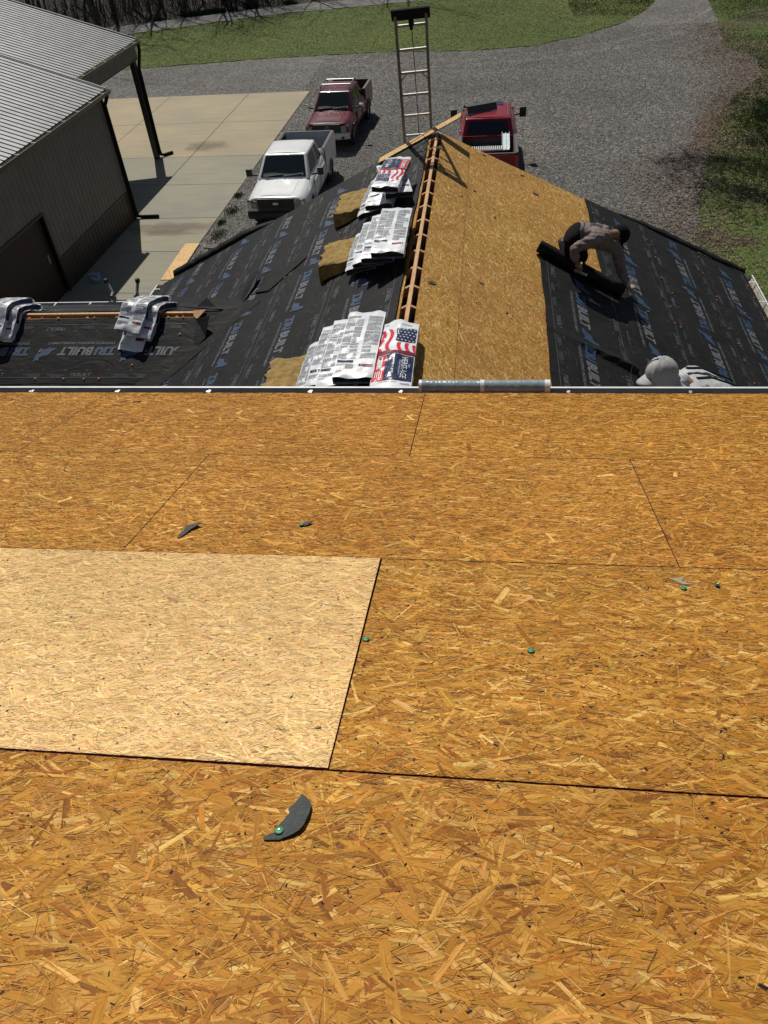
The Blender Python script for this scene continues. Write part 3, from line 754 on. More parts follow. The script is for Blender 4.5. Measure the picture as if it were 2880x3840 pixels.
def bundle(path, side, label, group, face='text', w=0.335, th=0.085, peak=0.0, seed=0, tail=0.03, sag=0.0):
    """path: centre line of the top face (world), t = 0 far end, t = 1 near end"""
    g = random.Random(seed); P = smooth_path(path, 26); nP = len(P) - 1
    mid = P[nP // 2] - Vector((0, 0, th))
    root = thing('shingle_bundle', mid, label, 'shingle bundle', group)
    side = Vector(side).normalized()
    ph = [g.uniform(0, 6.28) for _ in range(6)]
    def frame(t):
        x = max(0, min(1, t)) * nP; k = min(int(x), nP - 1); f = x - k
        p = P[k].lerp(P[k + 1], f); d = (P[min(k + 2, nP)] - P[max(k - 1, 0)]).normalized()
        if t < 0: p = P[0] + d * t * 1.0
        if t > 1: p = P[-1] + d * (t - 1)
        s_ = (side - d * side.dot(d)).normalized(); u = s_.cross(d).normalized()
        if u.z < 0: u = -u
        return p, s_, u
    def cr(s, t):
        return .0035 * math.sin(t * 23 + ph[0] + 2 * math.sin(s * 17 + ph[1])) + .0025 * math.sin(t * 51 + s * 30 + ph[2]) + .002 * math.sin(s * 60 + t * 12 + ph[3])
    def top(s, t, h=0.0):
        p, s_, u = frame(t)
        z = -abs(s) * peak - sag * s * s * 4 * w - (abs(s) / (w / 2)) ** 8 * .006
        return p + s_ * s + u * (z + cr(s, t) + h)
    # dark shingles inside
    mb = MB(); n = 20
    for i in range(n + 1):
        t = .012 + .976 * i / n; p, s_, u = frame(t)
        for a, b_ in ((-1, -.012), (-.5, -.008), (0, -.008), (.5, -.008), (1, -.012), (1, -th + .008), (-1, -th + .008)):
            s = a * (w / 2 - .008); z = b_ - abs(s) * peak - sag * s * s * 4 * w
            mb.v.append(tuple(p + s_ * s + u * z))
    for i in range(n):
        for k in range(7):
            a = i * 7 + k; b_ = i * 7 + (k + 1) % 7; mb.f.append((a, b_, b_ + 7, a + 7)); mb.m.append(0)
    mb.f.append(tuple(range(7))); mb.m.append(0); mb.f.append(tuple(n * 7 + k for k in range(7))); mb.m.append(0)
    mb.build('shingles', MAT['shingle'], root)
    # wrapper: open tube round the shingles, ragged past both ends; the print is in its mesh
    mb = MB(); nt_ = 44
    loop = [(-1, -1)] + [(-1 + 2 * k / 12, 0) for k in range(13)] + [(1, -1)] + [(1 - 2 * k / 4, -1) for k in range(1, 4)]
    m_ = len(loop)
    for i in range(nt_ + 1):
        tt = i / nt_
        t = -tail + (1 + 2 * tail) * tt
        for k, (a, b_) in enumerate(loop):
            te = t
            if i in (0, nt_): te += (.5 if i else -.5) * tail * (.5 * math.sin(k * .55 + ph[4]) + .12 * math.sin(k * 1.9 + ph[3]))
            p, s_, u = frame(te)
            s = a * w / 2; e = max(0, (abs(tt - .5) - .5 + .03) / .03)     # ends crumple
            if b_ == 0: q_ = top(s, te) - u * e * (.010 + .007 * math.sin(k * .8 + ph[5]))
            else: q_ = p + s_ * s * (1 + .02 * math.sin(t * 30 + ph[1])) + u * (-th - abs(s) * peak - sag * s * s * 4 * w + e * .012)
            mb.v.append(tuple(q_))
    for i in range(nt_):
        for k in range(m_):
            a = i * m_ + k; b_ = i * m_ + (k + 1) % m_; mb.f.append((a, b_, b_ + m_, a + m_)); mb.m.append(0)
    mats = [MAT['wrap'], MAT['print_block'], MAT['ink_navy'], MAT['ink_maroon'], MAT['ink_red'], MAT['ink_white']]
    H = .0022
    def patch(s0, s1, t0, t1, mi, h=H, ns=None, nt2=None, f=None):
        ns = ns or max(1, int(abs(s1 - s0) / .03)); nt2 = nt2 or max(1, int(abs(t1 - t0) / .03))
        mb.grid(lambda a, b_: top(s0 + (s1 - s0) * a, t0 + (t1 - t0) * b_, h), ns, nt2, mi)
    def tfn(h=H + .0008): return lambda x, y: top(y, x, h)
    if face == 'text':
        t = .07
        while t < .93:
            dt = g.choice([.045, .06, .075, .05])
            if t + dt > .94: break
            for (sa, sb) in ((-.475, -.25), (-.235, -.03), (.08, .465)):
                if sa > 0 and .83 < t + dt and t < .91: continue
                if sa < 0 and t + dt > .79 and t < .835: continue
                a0 = sa * w; a1 = sb * w
                if g.random() < .22: a1 = a0 + (a1 - a0) * g.uniform(.5, .8)
                # lines of unreadably small print
                tt = t
                while tt < t + dt - .012:
                    patch(a0, a1, tt, tt + .0085, 1, nt2=1); tt += .0115
            t += dt + .004
        patch(-.46 * w, -.06 * w, .795, .830, 2)
        patch(.10 * w, .44 * w, .855, .888, 3)
        patch(-.46 * w, -.30 * w, .935, .95, 1)
        patch(.30 * w, .31 * w, .10, .28, 2, ns=1)
    else:
        fl = (lambda t: t) if face == 'flag' else (lambda t: 1 - t)
        sg = 1 if face == 'flag' else -1
        def tp(s, t, h=H): return top(sg * s, fl(t), h)
        def band(fn0, fn1, x0, x1, mi, h, n1=16, n2=3):      # between two curves of t
            mb.grid(lambda a, b_: (lambda t: tp(fn0(t) * (1 - b_) + fn1(t) * b_, t, h))(x0 + (x1 - x0) * a), n1, n2, mi)
        W = w
        # wavy stripes
        def wave(c): return lambda t: W * max(-.49, min(.49, (c + .075 * math.sin((t - .10) * 15.5) + .30 * (t - .3))))
        for c, t0 in ((-.44, .145), (-.24, .125), (.06, .345), (.26, .345), (.45, .37)):
            band(wave(c), wave(c + .095), t0, .475, 4, H)
        patch(0, 0, 0, 0, 5, ns=1, nt2=1)
        band(lambda t: W * (-.03 + .02 * math.sin(t * 30)), lambda t: W * .47, .115, .330, 2, H + .0003, 8, 6)
        for i in range(5):
            for j in range(5):
                cs = W * (.03 + .095 * i + (.045 if j % 2 else 0)); ct = .137 + .042 * j
                if cs > W * .46: continue
                poly = []
                for k in range(10):
                    rr = .0115 if k % 2 == 0 else .0048; an = k * math.pi / 5
                    poly.append(tp(cs + rr * math.cos(an), ct + rr * math.sin(an), H + .0012))
                mb.add(poly, [tuple(range(10))], 5)
        band(lambda t: -W * .495, lambda t: W * .495, .478, .530, 3, H + .0006, 3, 8)
        band(lambda t: -W * .20, lambda t: W * .485, .540, .915, 2, H, 12, 8)
        band(lambda t: -W * .485, lambda t: -W * .20, .540, .915, 4, H, 12, 4)
        band(lambda t: -W * .40, lambda t: -W * .27, .560, .745, 5, H + .0008, 6, 3)
        def tf2(x, y): return tp(y, x, H + .0022)
        place_text(mb, 'HERITAGE', .570, W * .20, .31, .050, tf2, 5, bold=.0)
        place_text(mb, 'PROUDLY MADE IN AMERICA', .62, W * .145, .22, .011, tf2, 5)
        place_text(mb, 'TAMKO', .67, W * .37, .05, .016, tf2, 5)
        # small roof emblem on the white tab, and shingle picture
        mb.add([tf2(.575, -W * .385), tf2(.575, -W * .29), tf2(.625, -W * .335)], [(0, 1, 2)], 2)
        mb.add([tf2(.70, -W * .39), tf2(.70, -W * .28), tf2(.742, -W * .275), tf2(.735, -W * .38)], [(0, 1, 2, 3)], 1)
        for k in range(3): mb.add([tf2(.64 + .018 * k, -W * .385), tf2(.64 + .018 * k, -W * .29), tf2(.647 + .018 * k, -W * .29), tf2(.647 + .018 * k, -W * .385)], [(0, 1, 2, 3)], 1)
        for k in range(4): mb.add([tf2(.775, -W * (.42 - .05 * k)), tf2(.775, -W * (.40 - .05 * k)), tf2(.875, -W * (.40 - .05 * k)), tf2(.875, -W * (.42 - .05 * k))], [(0, 1, 2, 3)], 5)
        for k in range(14):   # glare on the creased plastic, painted as white slivers
            a = .56 + .34 * g.random(); s_ = W * (-.04 + .05 * g.random())
            mb.add([tf2(a, s_), tf2(a + .004, s_ + .01), tf2(a + .02, s_ + .012 * g.random())], [(0, 1, 2)], 5)
        place_text(mb, 'WEATHERED WOOD', 0, 0, .15, .012, lambda x, y: tp(-W * .30 + x, .945 - y, H), 2)
        mb.grid(lambda a, b_: tp(W * (.22 + .22 * a), .945 + .022 * b_, H), 2, 1, 1)
        mb.grid(lambda a, b_: tp(W * (-.40 + .12 * a), .03 + .022 * b_, H), 2, 1, 1)
        mb.grid(lambda a, b_: tp(W * (.05 + .30 * a), .045 + .008 * b_, H), 2, 1, 1)
    # printed dark panel on the right hand edge
    def sidef(a, b_):
        t = .03 + .72 * a; p, s_, u = frame(t); s = w / 2 * (1 + .02 * math.sin(t * 30 + ph[1])) + .0022
        return p + s_ * s + u * (-abs(s) * peak - .012 - (th - .024) * b_ - sag * s * s * 4 * w)
    mb.grid(sidef, 12, 2, 2)
    mb.build('wrapper', mats, root, smooth=True, fix=False)
    return root
MAT['print_block'] = noisy('grey_fine_print', (0.26, 0.275, 0.295), (0.38, 0.395, 0.42), 60, 0.36, bump=.25, bscale=30)

GN = 'shingle bundles stacked on the left slope near the gutter'
GM = 'shingle bundles stacked half way up the left slope'
GT = 'shingle bundles stacked near the far gable end'
GW = 'shingle bundles draped over the side ridge'
def flat(x, y0, y1, z, droop=.01, dx=0.0):
    return [(x - dx, y1, z - droop), (x - dx / 2, (y0 + y1) / 2, z), (x + 0, y0, z - droop)]
SX = (1, 0, 0)
# near pile
bundle(flat(-1.035, .57, 1.59, -.20), (1, 0, .0), 'white text printed bundle, top and rightmost of the stepped pile beside the flag bundle', GN, seed=1)
bundle(flat(-1.20, .62, 1.66, -.305), (1, 0, .10), 'white bundle second from the top in the stepped pile by the gutter', GN, seed=2)
bundle(flat(-1.335, .78, 1.74, -.405), (1, 0, .16), 'white bundle third from the top in the stepped pile by the gutter', GN, seed=3)
bundle(flat(-1.49, .72, 1.68, -.535), (1, 0, .28), 'lowest white bundle of the stepped pile, curling down onto the foam wedge', GN, seed=4, sag=.35)
bundle([(XR - .02, 1.42, ZR + .125), (XR - .02, .9, ZR + .135), (XR - .015, .41, ZR + .125)], (1, 0, 0), 'bundle with flag, navy HERITAGE panel and red panel lying on the ridge by the gutter', GN, face='flag', seed=5, peak=.20, th=.08)
# middle pile
bundle(flat(-.975, 2.80, 3.88, -.15, .02), (1, 0, 0), 'big white bundle on top of the middle pile, with maroon bar at its near end', GM, seed=6, w=.34)
bundle(flat(-1.10, 2.88, 3.95, -.245, .02), (1, 0, .05), 'white bundle under the top one of the middle pile', GM, seed=7)
bundle(flat(-1.225, 3.02, 4.02, -.345, .02), (1, 0, .14), 'white bundle near the bottom of the middle pile, stepping out to the left', GM, seed=8)
bundle(flat(-1.345, 3.16, 4.05, -.455, .03), (1, 0, .30), 'lowest white bundle of the middle pile, leaning on the tan foam wedge', GM, seed=9, sag=.3)
# far pile
bundle([(-1.085, 5.33, -.10), (-1.12, 4.9, -.095), (-1.165, 4.43, -.11)], (1, .08, 0), 'flag bundle on top of the far pile under the OSB strip', GT, face='galf', seed=10, w=.315)
bundle([(-1.22, 5.38, -.20), (-1.12, 4.98, -.195), (-1.02, 4.52, -.215)], (1, -.28, 0), 'white bundle twisted to the right beneath the far flag bundle', GT, seed=11, w=.325)
bundle([(-1.17, 5.55, -.30), (-1.24, 5.05, -.305), (-1.27, 4.52, -.35)], (1, .05, .1), 'crumpled white bundle third down in the far pile', GT, seed=12, w=.33)
bundle([(-1.34, 5.62, -.42), (-1.37, 5.1, -.425), (-1.40, 4.62, -.47)], (1, .03, .3), 'lowest white bundle of the far pile, sagging against the foam wedge', GT, seed=13, w=.34, sag=.35)
# draped over the side ridge
def drape(x0, x1, h, uf, ub):
    a = wnP(uf, x0, h); b_ = wnP(uf * .5, x0 * .7 + x1 * .3, h + .015); c = wnP(.02, (x0 + x1) / 2, h) + Vector((0, 0, .035)); d = wfP(ub * .55, x0 * .3 + x1 * .7, h + .01); e = wfP(ub, x1, h)
    return [e, d, c, b_, a]
bundle(drape(-4.43, -4.30, .185, .375, .40), SX, 'topmost of the three bundles draped over the side ridge, with a maroon bar', GW, seed=14, w=.345)
bundle(drape(-4.31, -4.19, .105, .41, .38), SX, 'middle bundle draped over the side ridge, sticking out to the right of the top one', GW, seed=15)
bundle(drape(-4.42, -4.28, .028, .58, .28), SX, 'lowest bundle draped over the side ridge, its end showing below the others', GW, seed=16, tail=.02)
bundle(drape(-6.29, -6.26, .185, .43, .40), SX, 'topmost bundle over the side ridge at the left edge of the photo', GW, seed=17, w=.345)
bundle(drape(-6.20, -6.14, .105, .41, .40), SX, 'middle bundle over the side ridge at the left edge of the photo', GW, seed=18)
bundle(drape(-6.22, -6.08, .028, .40, .44), SX, 'lowest bundle over the side ridge at the left edge of the photo', GW, seed=19)

def wedge(x0, x1, y0, y1, zt0, zt1, label, seed):
    """tan foam block: thin up-slope (x1), thick down-slope (x0)"""
    g = random.Random(seed); ph = [g.uniform(0, 6) for _ in range(8)]
    root = None
    mb = MB()
    def rz(x): return ZR - abs(x - XR) * math.tan(TH) + .034
    def fx(a): return x0 + (x1 - x0) * a
    def edge(y, k): return .018 * math.sin(y * 31 + ph[k]) + .012 * math.sin(y * 77 + ph[k + 1])
    def topf(a, b_):
        y = y0 + (y1 - y0) * b_ + (.02 * math.sin(a * 13 + ph[0]) if b_ in (0, 1) else 0)
        x = fx(a) + (edge(y, 1) if a == 0 else 0)
        z = zt0 + (zt1 - zt0) * a + .010 * math.sin(x * 40 + y * 23 + ph[3]) * math.sin(y * 31 + ph[4]) + .006 * math.sin(x * 90 + ph[5]) * math.sin(y * 110)
        if a == 0 or b_ in (0, 1): z -= .012
        return (x, y, z)
    def botf(a, b_):
        t_ = topf(a, b_); return (t_[0], t_[1], rz(t_[0]))
    mb.grid(topf, 18, 22); mb.grid(botf, 18, 22)
    for a in (0, 1): mb.grid(lambda p, q_, a=a: tuple(Vector(topf(a, p)).lerp(Vector(botf(a, p)), q_)), 22, 3)
    for b_ in (0, 1): mb.grid(lambda p, q_, b_=b_: tuple(Vector(topf(p, b_)).lerp(Vector(botf(p, b_)), q_)), 18, 3)
    o = mb.build('foam_wedge', MAT['foam'], smooth=True)
    return tag(o, label, 'foam wedge', 'foam wedges under the shingle piles')
wedge(-2.03, -1.30, .80, 1.66, -.74, -.62, 'pitted tan foam wedge under the nearest shingle pile at the gutter', 1)
wedge(-1.88, -1.22, 3.50, 4.12, -.66, -.52, 'tan foam wedge under the middle shingle pile', 2)
wedge(-1.95, -1.25, 5.10, 5.80, -.70, -.56, 'tan foam wedge under the farthest shingle pile, with a ragged lower corner', 3)

# silver film roll in the gutter
def lay_roll():
    c = Vector((0.024, .075, .002)); L = .925; r_ = .052
    root = thing('film_roll', c - Vector((0, 0, r_)), 'grey foil faced membrane roll lying along the white gutter, a white band at its middle', 'roll')
    mb = MB(); n = 40; k = 22
    def fn(a, b_):
        an = b_ * 2 * math.pi; rr = r_ * (1 + .02 * math.sin(a * 60) * math.sin(an * 3) + .012 * math.sin(a * 23 + an))
        return c + Vector((-L / 2 + L * a, rr * math.cos(an), rr * math.sin(an)))
    mb.grid(fn, n, k)
    for e in (0, 1):
        x = -L / 2 if e == 0 else L / 2
        mb.add([c + Vector((x, r_ * math.cos(i / 14 * 6.283), r_ * math.sin(i / 14 * 6.283))) for i in range(14)], [tuple(range(14))])
    mb.build('film', MAT['tape'], root, smooth=True)
    mb = MB()
    for x0, x1, a0, a1, rr in ((-.03, .0, -.3, math.pi + .3, 1.02), (L / 2 - .035, L / 2 + .004, 0, 6.283, 1.035), (-L / 2 - .012, -L / 2 + .01, 0, 6.283, 1.03), (-L / 2, L / 2, math.pi + .12, math.pi + 1.9, 1.05)):
        mb.grid(lambda a, b_: c + Vector((x0 + (x1 - x0) * a, r_ * rr * math.cos(a0 + (a1 - a0) * b_), r_ * rr * math.sin(a0 + (a1 - a0) * b_) + (.004 * math.sin(a * 40) if rr == 1.05 else 0))), 30, 16)
    o = mb.build('paper_band', MAT['wrap'], root, smooth=True, fix=False)
    md = o.modifiers.new('t', 'SOLIDIFY'); md.thickness = .001
lay_roll()

# underlayment roll being laid by the worker
def black_roll():
    a = rsP(1.46, 4.40, .095); b_ = rsP(2.60, 4.16, .095); c = (a + b_) / 2
    root = thing('underlayment_roll', c - Vector((0, 0, .07)), 'black underlayment roll being unrolled by the kneeling worker', 'roll')
    d = (b_ - a).normalized(); L = (b_ - a).length
    u = Vector(NRM_R); u = (u - d * u.dot(d)).normalized(); v = d.cross(u)
    mb = MB(); r_ = .073
    def fn(p, q_):
        an = q_ * 2 * math.pi; rr = r_ * (1 + .012 * math.sin(p * 20 + an * 2))
        return a + d * L * p + (u * math.cos(an) + v * math.sin(an)) * rr
    mb.grid(fn, 20, 20)
    for e in (a, b_):
        ring = [e + (u * math.cos(i / 16 * 6.283) + v * math.sin(i / 16 * 6.283)) * r_ for i in range(16)]; inn = [e + (u * math.cos(i / 16 * 6.283) + v * math.sin(i / 16 * 6.283)) * .035 for i in range(16)]
        mb.add(ring + inn, [(i, (i + 1) % 16, 16 + (i + 1) % 16, 16 + i) for i in range(16)])
    mb.build('felt_layers', MAT['felt'], root, smooth=True)
    mb = MB(); mb.tube([a + d * .01, b_ - d * .01], .036, 14); mb.build('paper_core', MAT['foam'], root, smooth=True)
black_roll()

# ================================================================== SCRAPS AND GREEN CAP NAILS ON THE DECK
NRM_D = (0, sS, cS)
def scrap(c, outline, lift, label, nail=None, name='felt_scrap'):
    cx, cv = c
    root = thing(name, deckP(cx, cv, 0), label, 'scrap')
    mb = MB(); n = len(outline)
    def pt(a, b_, h): return deckP(cx + a, cv - b_, .003 + h + lift * max(0, a + .01) * 3.5)
    mb.add([pt(a, b_, .003) for a, b_ in outline] + [pt(a, b_, 0) for a, b_ in outline], [tuple(range(n)), tuple(range(n, 2 * n))[::-1]] + [(i, (i + 1) % n, n + (i + 1) % n, n + i) for i in range(n)])
    o = mb.build('felt', MAT['scrap'], root)
    if nail is not None:
        for nx in nail: green_nail(cx + nx[0], cv - nx[1], .010, root)
    return root
def green_nail(x, v, h, parent=None, label=None, tilt=None):
    P = deckP(x, v, h)
    root = parent or thing('cap_nail', deckP(x, v, 0), label, 'cap nail', 'green cap nails on the deck')
    Q = Vector(tilt or NRM_D).to_track_quat('Z', 'Y').to_matrix()
    mb = MB(); mb.tube([P, P + Q @ Vector((0, 0, .0025)), P + Q @ Vector((0, 0, .004)), P + Q @ Vector((0, 0, .003))], [.0128, .0125, .0098, .0088], 20)
    cap = mb.build('plastic_cap', MAT['nail_green'], root, smooth=True)
    mb = MB(); mb.tube([P + Q @ Vector((0, 0, -h)), P + Q @ Vector((0, 0, .0045)), P + Q @ Vector((0, 0, .0055))], [.002, .0038, .003], 10)
    mb.build('nail_head', MAT['steel'], root, smooth=True)
    return root
# outline units: metres on the deck, x right, y towards the eave
OUT_A = [(-0.046, -0.08), (-0.032, -0.067), (-0.021, -0.061), (-0.023, -0.043), (-0.016, -0.038), (-0.01, -0.027), (0.001, -0.002), (0.004, 0.005), (-0.002, 0.017), (0.0, 0.025), (0.008, 0.031), (0.016, 0.049), (0.025, 0.066), (0.036, 0.058), (0.055, 0.038), (0.058, 0.03), (0.059, 0.014), (0.059, -0.002), (0.056, -0.021), (0.053, -0.038), (0.044, -0.056), (0.026, -0.07), (0.011, -0.077), (-0.003, -0.084), (-0.042, -0.087)]
scrap((-.487, 3.90), OUT_A, .05, 'large torn dark felt scrap near the foreground, pinned by a green cap nail', nail=[(-.009, -.058)])
OUT_B = [(-0.023, -0.09), (-0.033, -0.054), (-0.024, -0.021), (-0.026, 0.027), (-0.017, 0.046), (0.021, 0.057), (0.049, 0.047), (0.033, 0.023), (0.012, -0.005), (-0.003, -0.053), (-0.014, -0.082)]
scrap((-1.36, 2.262), OUT_B, .08, 'narrow dark felt scrap curling off the deck at left, beside a slanting seam')
OUT_C = [(-.025, -.012), (-.012, .016), (.012, .020), (.032, .026), (.030, .014), (.014, -.012), (-.010, -.020)]
scrap((-.815, 2.178), OUT_C, .05, 'tiny dark felt scrap under a green cap nail, above the pale sheet', nail=[(-.016, -.008)])
green_nail(-.393, 3.085, .004, label='green cap nail right against the edge of the pale sheet')
green_nail(.193, 3.113, .005, label='green cap nail alone on the orange sheet right of the pale one')
green_nail(.806, 2.655, .005, label='flat green cap nail beside a small grey patch near the right edge')
green_nail(.939, 2.627, .010, label='tilted dark green cap nail nearest the right edge', tilt=(.5, .2, .8))
mb = MB(); mb.prism([(-.03, .02), (.0, .03), (.03, .03), (.012, .006), (.05, -.02), (.01, -.022), (-.008, .0)], lambda a, b_, h: deckP(.80 + a, 2.60 - b_, .002 + h), .001)
tag(mb.build('film_scrap', noisy('dusty_film', (.26, .22, .15), (.34, .29, .2), 30, .5)), 'small grey brown film scrap just above the flat green cap nail', 'scrap')
mb = MB(); mb.prism([(-.03, -.012), (.0, .012), (.03, .008), (.02, -.014)], lambda a, b_, h: deckP(-2.494 + a, .24 - b_, .003 + h), .004)
tag(mb.build('felt_chip', MAT['scrap']), 'small black felt chip near the gutter at far left of the deck', 'scrap')

# OSB strip nailed on top of the far rake, reaching past the peak
strip = thing('osb_strip', lsP(.3, 7.0, .03), 'narrow OSB offcut lying across the peak of the lower gable, one end in the air', 'board')
def place_strip(x, y, h): return ls(x, 6.90 + (y - 6.93) * 1.45, h + .052)
osb_sheet(place_strip, -.40, 0.93, 6.93, 7.08, .012, strip, 501, pal=PAL_PALE, density=2, name='board', Ls=(.03, .1), Ws=(.006, .02), fine=1, ang=0.1, specks=.4)

# ================================================================== GROUND
def ground_mat(name, stops, sc, rough=.9, bump=.6, fine=None, patch=None, bd=.03):
    """speckled ground: voronoi cells for stones / noise for soil, with large pale or dark patches"""
    m, t, b = new_mat(name)
    tc = N(t, 'ShaderNodeTexCoord')
    v = N(t, 'ShaderNodeTexVoronoi', Scale=sc); t.links.new(tc.outputs['Object'], v.inputs['Vector'])
    sep = N(t, 'ShaderNodeSeparateColor'); t.links.new(v.outputs['Color'], sep.inputs[0])
    n0 = N(t, 'ShaderNodeTexNoise', Scale=sc * .35, Detail=6, Roughness=.7); t.links.new(tc.outputs['Object'], n0.inputs['Vector'])
    mxf = N(t, 'ShaderNodeMath', operation='ADD'); t.links.new(sep.outputs[0], mxf.inputs[0]); t.links.new(n0.outputs['Fac'], mxf.inputs[1])
    hf = N(t, 'ShaderNodeMath', operation='MULTIPLY'); hf.inputs[1].default_value = .5; t.links.new(mxf.outputs[0], hf.inputs[0])
    rp = ramp(t, hf.outputs[0], stops)
    n1 = N(t, 'ShaderNodeTexNoise', Scale=.22, Detail=5, Roughness=.6); t.links.new(tc.outputs['Object'], n1.inputs['Vector'])
    pr = ramp(t, n1.outputs['Fac'], patch or [(0.35, (.82, .82, .82)), (0.62, (1.12, 1.1, 1.08))])
    mx = N(t, 'ShaderNodeMix', data_type='RGBA', blend_type='MULTIPLY'); mx.inputs[0].default_value = 1
    t.links.new(rp.outputs[0], mx.inputs[6]); t.links.new(pr.outputs[0], mx.inputs[7])
    t.links.new(mx.outputs[2], b.inputs['Base Color'])
    b.inputs['Roughness'].default_value = rough; b.inputs['Specular IOR Level'].default_value = .25
    bp = N(t, 'ShaderNodeBump', Strength=bump, Distance=bd); t.links.new(hf.outputs[0], bp.inputs['Height']); t.links.new(bp.outputs[0], b.inputs['Normal'])
    return m, t, b, tc, mx
def tracks(m):
    """pale wheel tracks that curve round the lawn"""
    t = m.node_tree; b = t.nodes['Principled BSDF']; src = b.inputs['Base Color'].links[0].from_socket
    tc = N(t, 'ShaderNodeTexCoord'); mp = N(t, 'ShaderNodeMapping'); mp.inputs['Location'].default_value = (1, -56, 0); mp.inputs['Scale'].default_value = (1, 1, 0)
    t.links.new(tc.outputs['Object'], mp.inputs[0])
    ln = N(t, 'ShaderNodeVectorMath', operation='LENGTH'); t.links.new(mp.outputs[0], ln.inputs[0])
    w = N(t, 'ShaderNodeTexNoise', Scale=.35, Detail=3); t.links.new(tc.outputs['Object'], w.inputs['Vector'])
    ad = N(t, 'ShaderNodeMath', operation='ADD'); t.links.new(ln.outputs['Value'], ad.inputs[0]); t.links.new(w.outputs['Fac'], ad.inputs[1])
    cb = N(t, 'ShaderNodeCombineXYZ'); t.links.new(ad.outputs[0], cb.inputs[0])
    st = N(t, 'ShaderNodeTexNoise', Scale=1.1, Detail=4, Roughness=.7); t.links.new(cb.outputs[0], st.inputs['Vector'])
    a = ramp(t, st.outputs['Fac'], [(.48, (0, 0, 0)), (.62, (1, 1, 1))])
    dv = N(t, 'ShaderNodeMath', operation='DIVIDE'); dv.inputs[1].default_value = 30; t.links.new(ln.outputs['Value'], dv.inputs[0])
    e = ramp(t, dv.outputs[0], [(.44, (0, 0, 0)), (.50, (1, 1, 1)), (.62, (0, 0, 0))]); e.color_ramp.elements[2].position = .68
    n2 = N(t, 'ShaderNodeTexNoise', Scale=1.6, Detail=5); t.links.new(tc.outputs['Object'], n2.inputs['Vector'])
    n2r = ramp(t, n2.outputs['Fac'], [(.38, (0, 0, 0)), (.62, (1, 1, 1))])
    m1 = N(t, 'ShaderNodeMath', operation='MULTIPLY'); t.links.new(a.outputs[0], m1.inputs[0]); t.links.new(e.outputs[0], m1.inputs[1])
    m2 = N(t, 'ShaderNodeMath', operation='MULTIPLY'); t.links.new(m1.outputs[0], m2.inputs[0]); t.links.new(n2r.outputs[0], m2.inputs[1])
    m3 = N(t, 'ShaderNodeMath', operation='MULTIPLY'); t.links.new(m2.outputs[0], m3.inputs[0]); m3.inputs[1].default_value = .75
    mx = N(t, 'ShaderNodeMix', data_type='RGBA'); t.links.new(m3.outputs[0], mx.inputs[0]); t.links.new(src, mx.inputs[6]); mx.inputs[7].default_value = (.27, .25, .21, 1)
    t.links.new(mx.outputs[2], b.inputs['Base Color'])
MAT['gravel'] = ground_mat('gravel', [(.25, (.038, .036, .034)), (.5, (.118, .113, .105)), (.72, (.20, .192, .178)), (.85, (.36, .345, .32))], 17, patch=[(.30, (.74, .73, .72)), (.5, (1, .99, .98)), (.72, (1.28, 1.25, 1.2))])[0]
tracks(MAT['gravel'])
MAT['grass'] = ground_mat('mown_grass', [(.25, (.045, .062, .009)), (.5, (.082, .112, .015)), (.75, (.115, .145, .024)), (.9, (.18, .18, .07))], 9, bump=1.0, patch=[(0.35, (.78, .85, .75)), (.55, (1, 1, 1)), (0.68, (1.35, 1.15, 1.1))], bd=.08)[0]
MAT['litter'] = ground_mat('leaf_litter_soil', [(.25, (.008, .006, .004)), (.5, (.030, .021, .012)), (.72, (.060, .044, .028)), (.86, (.12, .09, .06))], 13, bump=1.0)[0]
MAT['asphalt'] = ground_mat('worn_asphalt', [(.3, (.12, .116, .11)), (.6, (.185, .18, .168)), (.85, (.27, .26, .24))], 30, bump=.2)[0]

# mixed verge: grass, leaves and gravel fading into one another
m, t, b, tc, mx = ground_mat('verge', [(.25, (.018, .013, .008)), (.5, (.066, .050, .028)), (.7, (.12, .095, .055)), (.86, (.24, .19, .12))], 14, bump=1.0)
n1 = N(t, 'ShaderNodeTexNoise', Scale=.30, Detail=6, Roughness=.62, Distortion=.4); t.links.new(tc.outputs['Object'], n1.inputs['Vector'])
r1 = ramp(t, n1.outputs['Fac'], [(.36, (0, 0, 0)), (.50, (1, 1, 1))])
gs = N(t, 'ShaderNodeTexNoise', Scale=7, Detail=8, Roughness=.8); t.links.new(tc.outputs['Object'], gs.inputs['Vector'])
gr = ramp(t, gs.outputs['Fac'], [(.3, (.022, .036, .006)), (.5, (.066, .105, .015)), (.7, (.12, .15, .032))])
mg = N(t, 'ShaderNodeMix', data_type='RGBA'); t.links.new(r1.outputs[0], mg.inputs[0]); t.links.new(mx.outputs[2], mg.inputs[6]); t.links.new(gr.outputs[0], mg.inputs[7])
t.links.new(mg.outputs[2], b.inputs['Base Color'])
MAT['verge'] = m

# concrete: broom marks, stains
m, t, b = new_mat('broomed_concrete')
tc = N(t, 'ShaderNodeTexCoord')
mp = N(t, 'ShaderNodeMapping'); mp.inputs['Scale'].default_value = (.5, 7, 1); t.links.new(tc.outputs['Object'], mp.inputs[0])
a1 = N(t, 'ShaderNodeTexNoise', Scale=1.2, Detail=7, Roughness=.65); t.links.new(mp.outputs[0], a1.inputs['Vector'])
a2 = N(t, 'ShaderNodeTexNoise', Scale=.28, Detail=4); t.links.new(tc.outputs['Object'], a2.inputs['Vector'])
r1 = ramp(t, a1.outputs['Fac'], [(.3, (.25, .216, .150)), (.7, (.33, .292, .208))])
r2 = ramp(t, a2.outputs['Fac'], [(.35, (.86, .88, .92)), (.65, (1.12, 1.06, .96))])
mx = N(t, 'ShaderNodeMix', data_type='RGBA', blend_type='MULTIPLY'); mx.inputs[0].default_value = 1
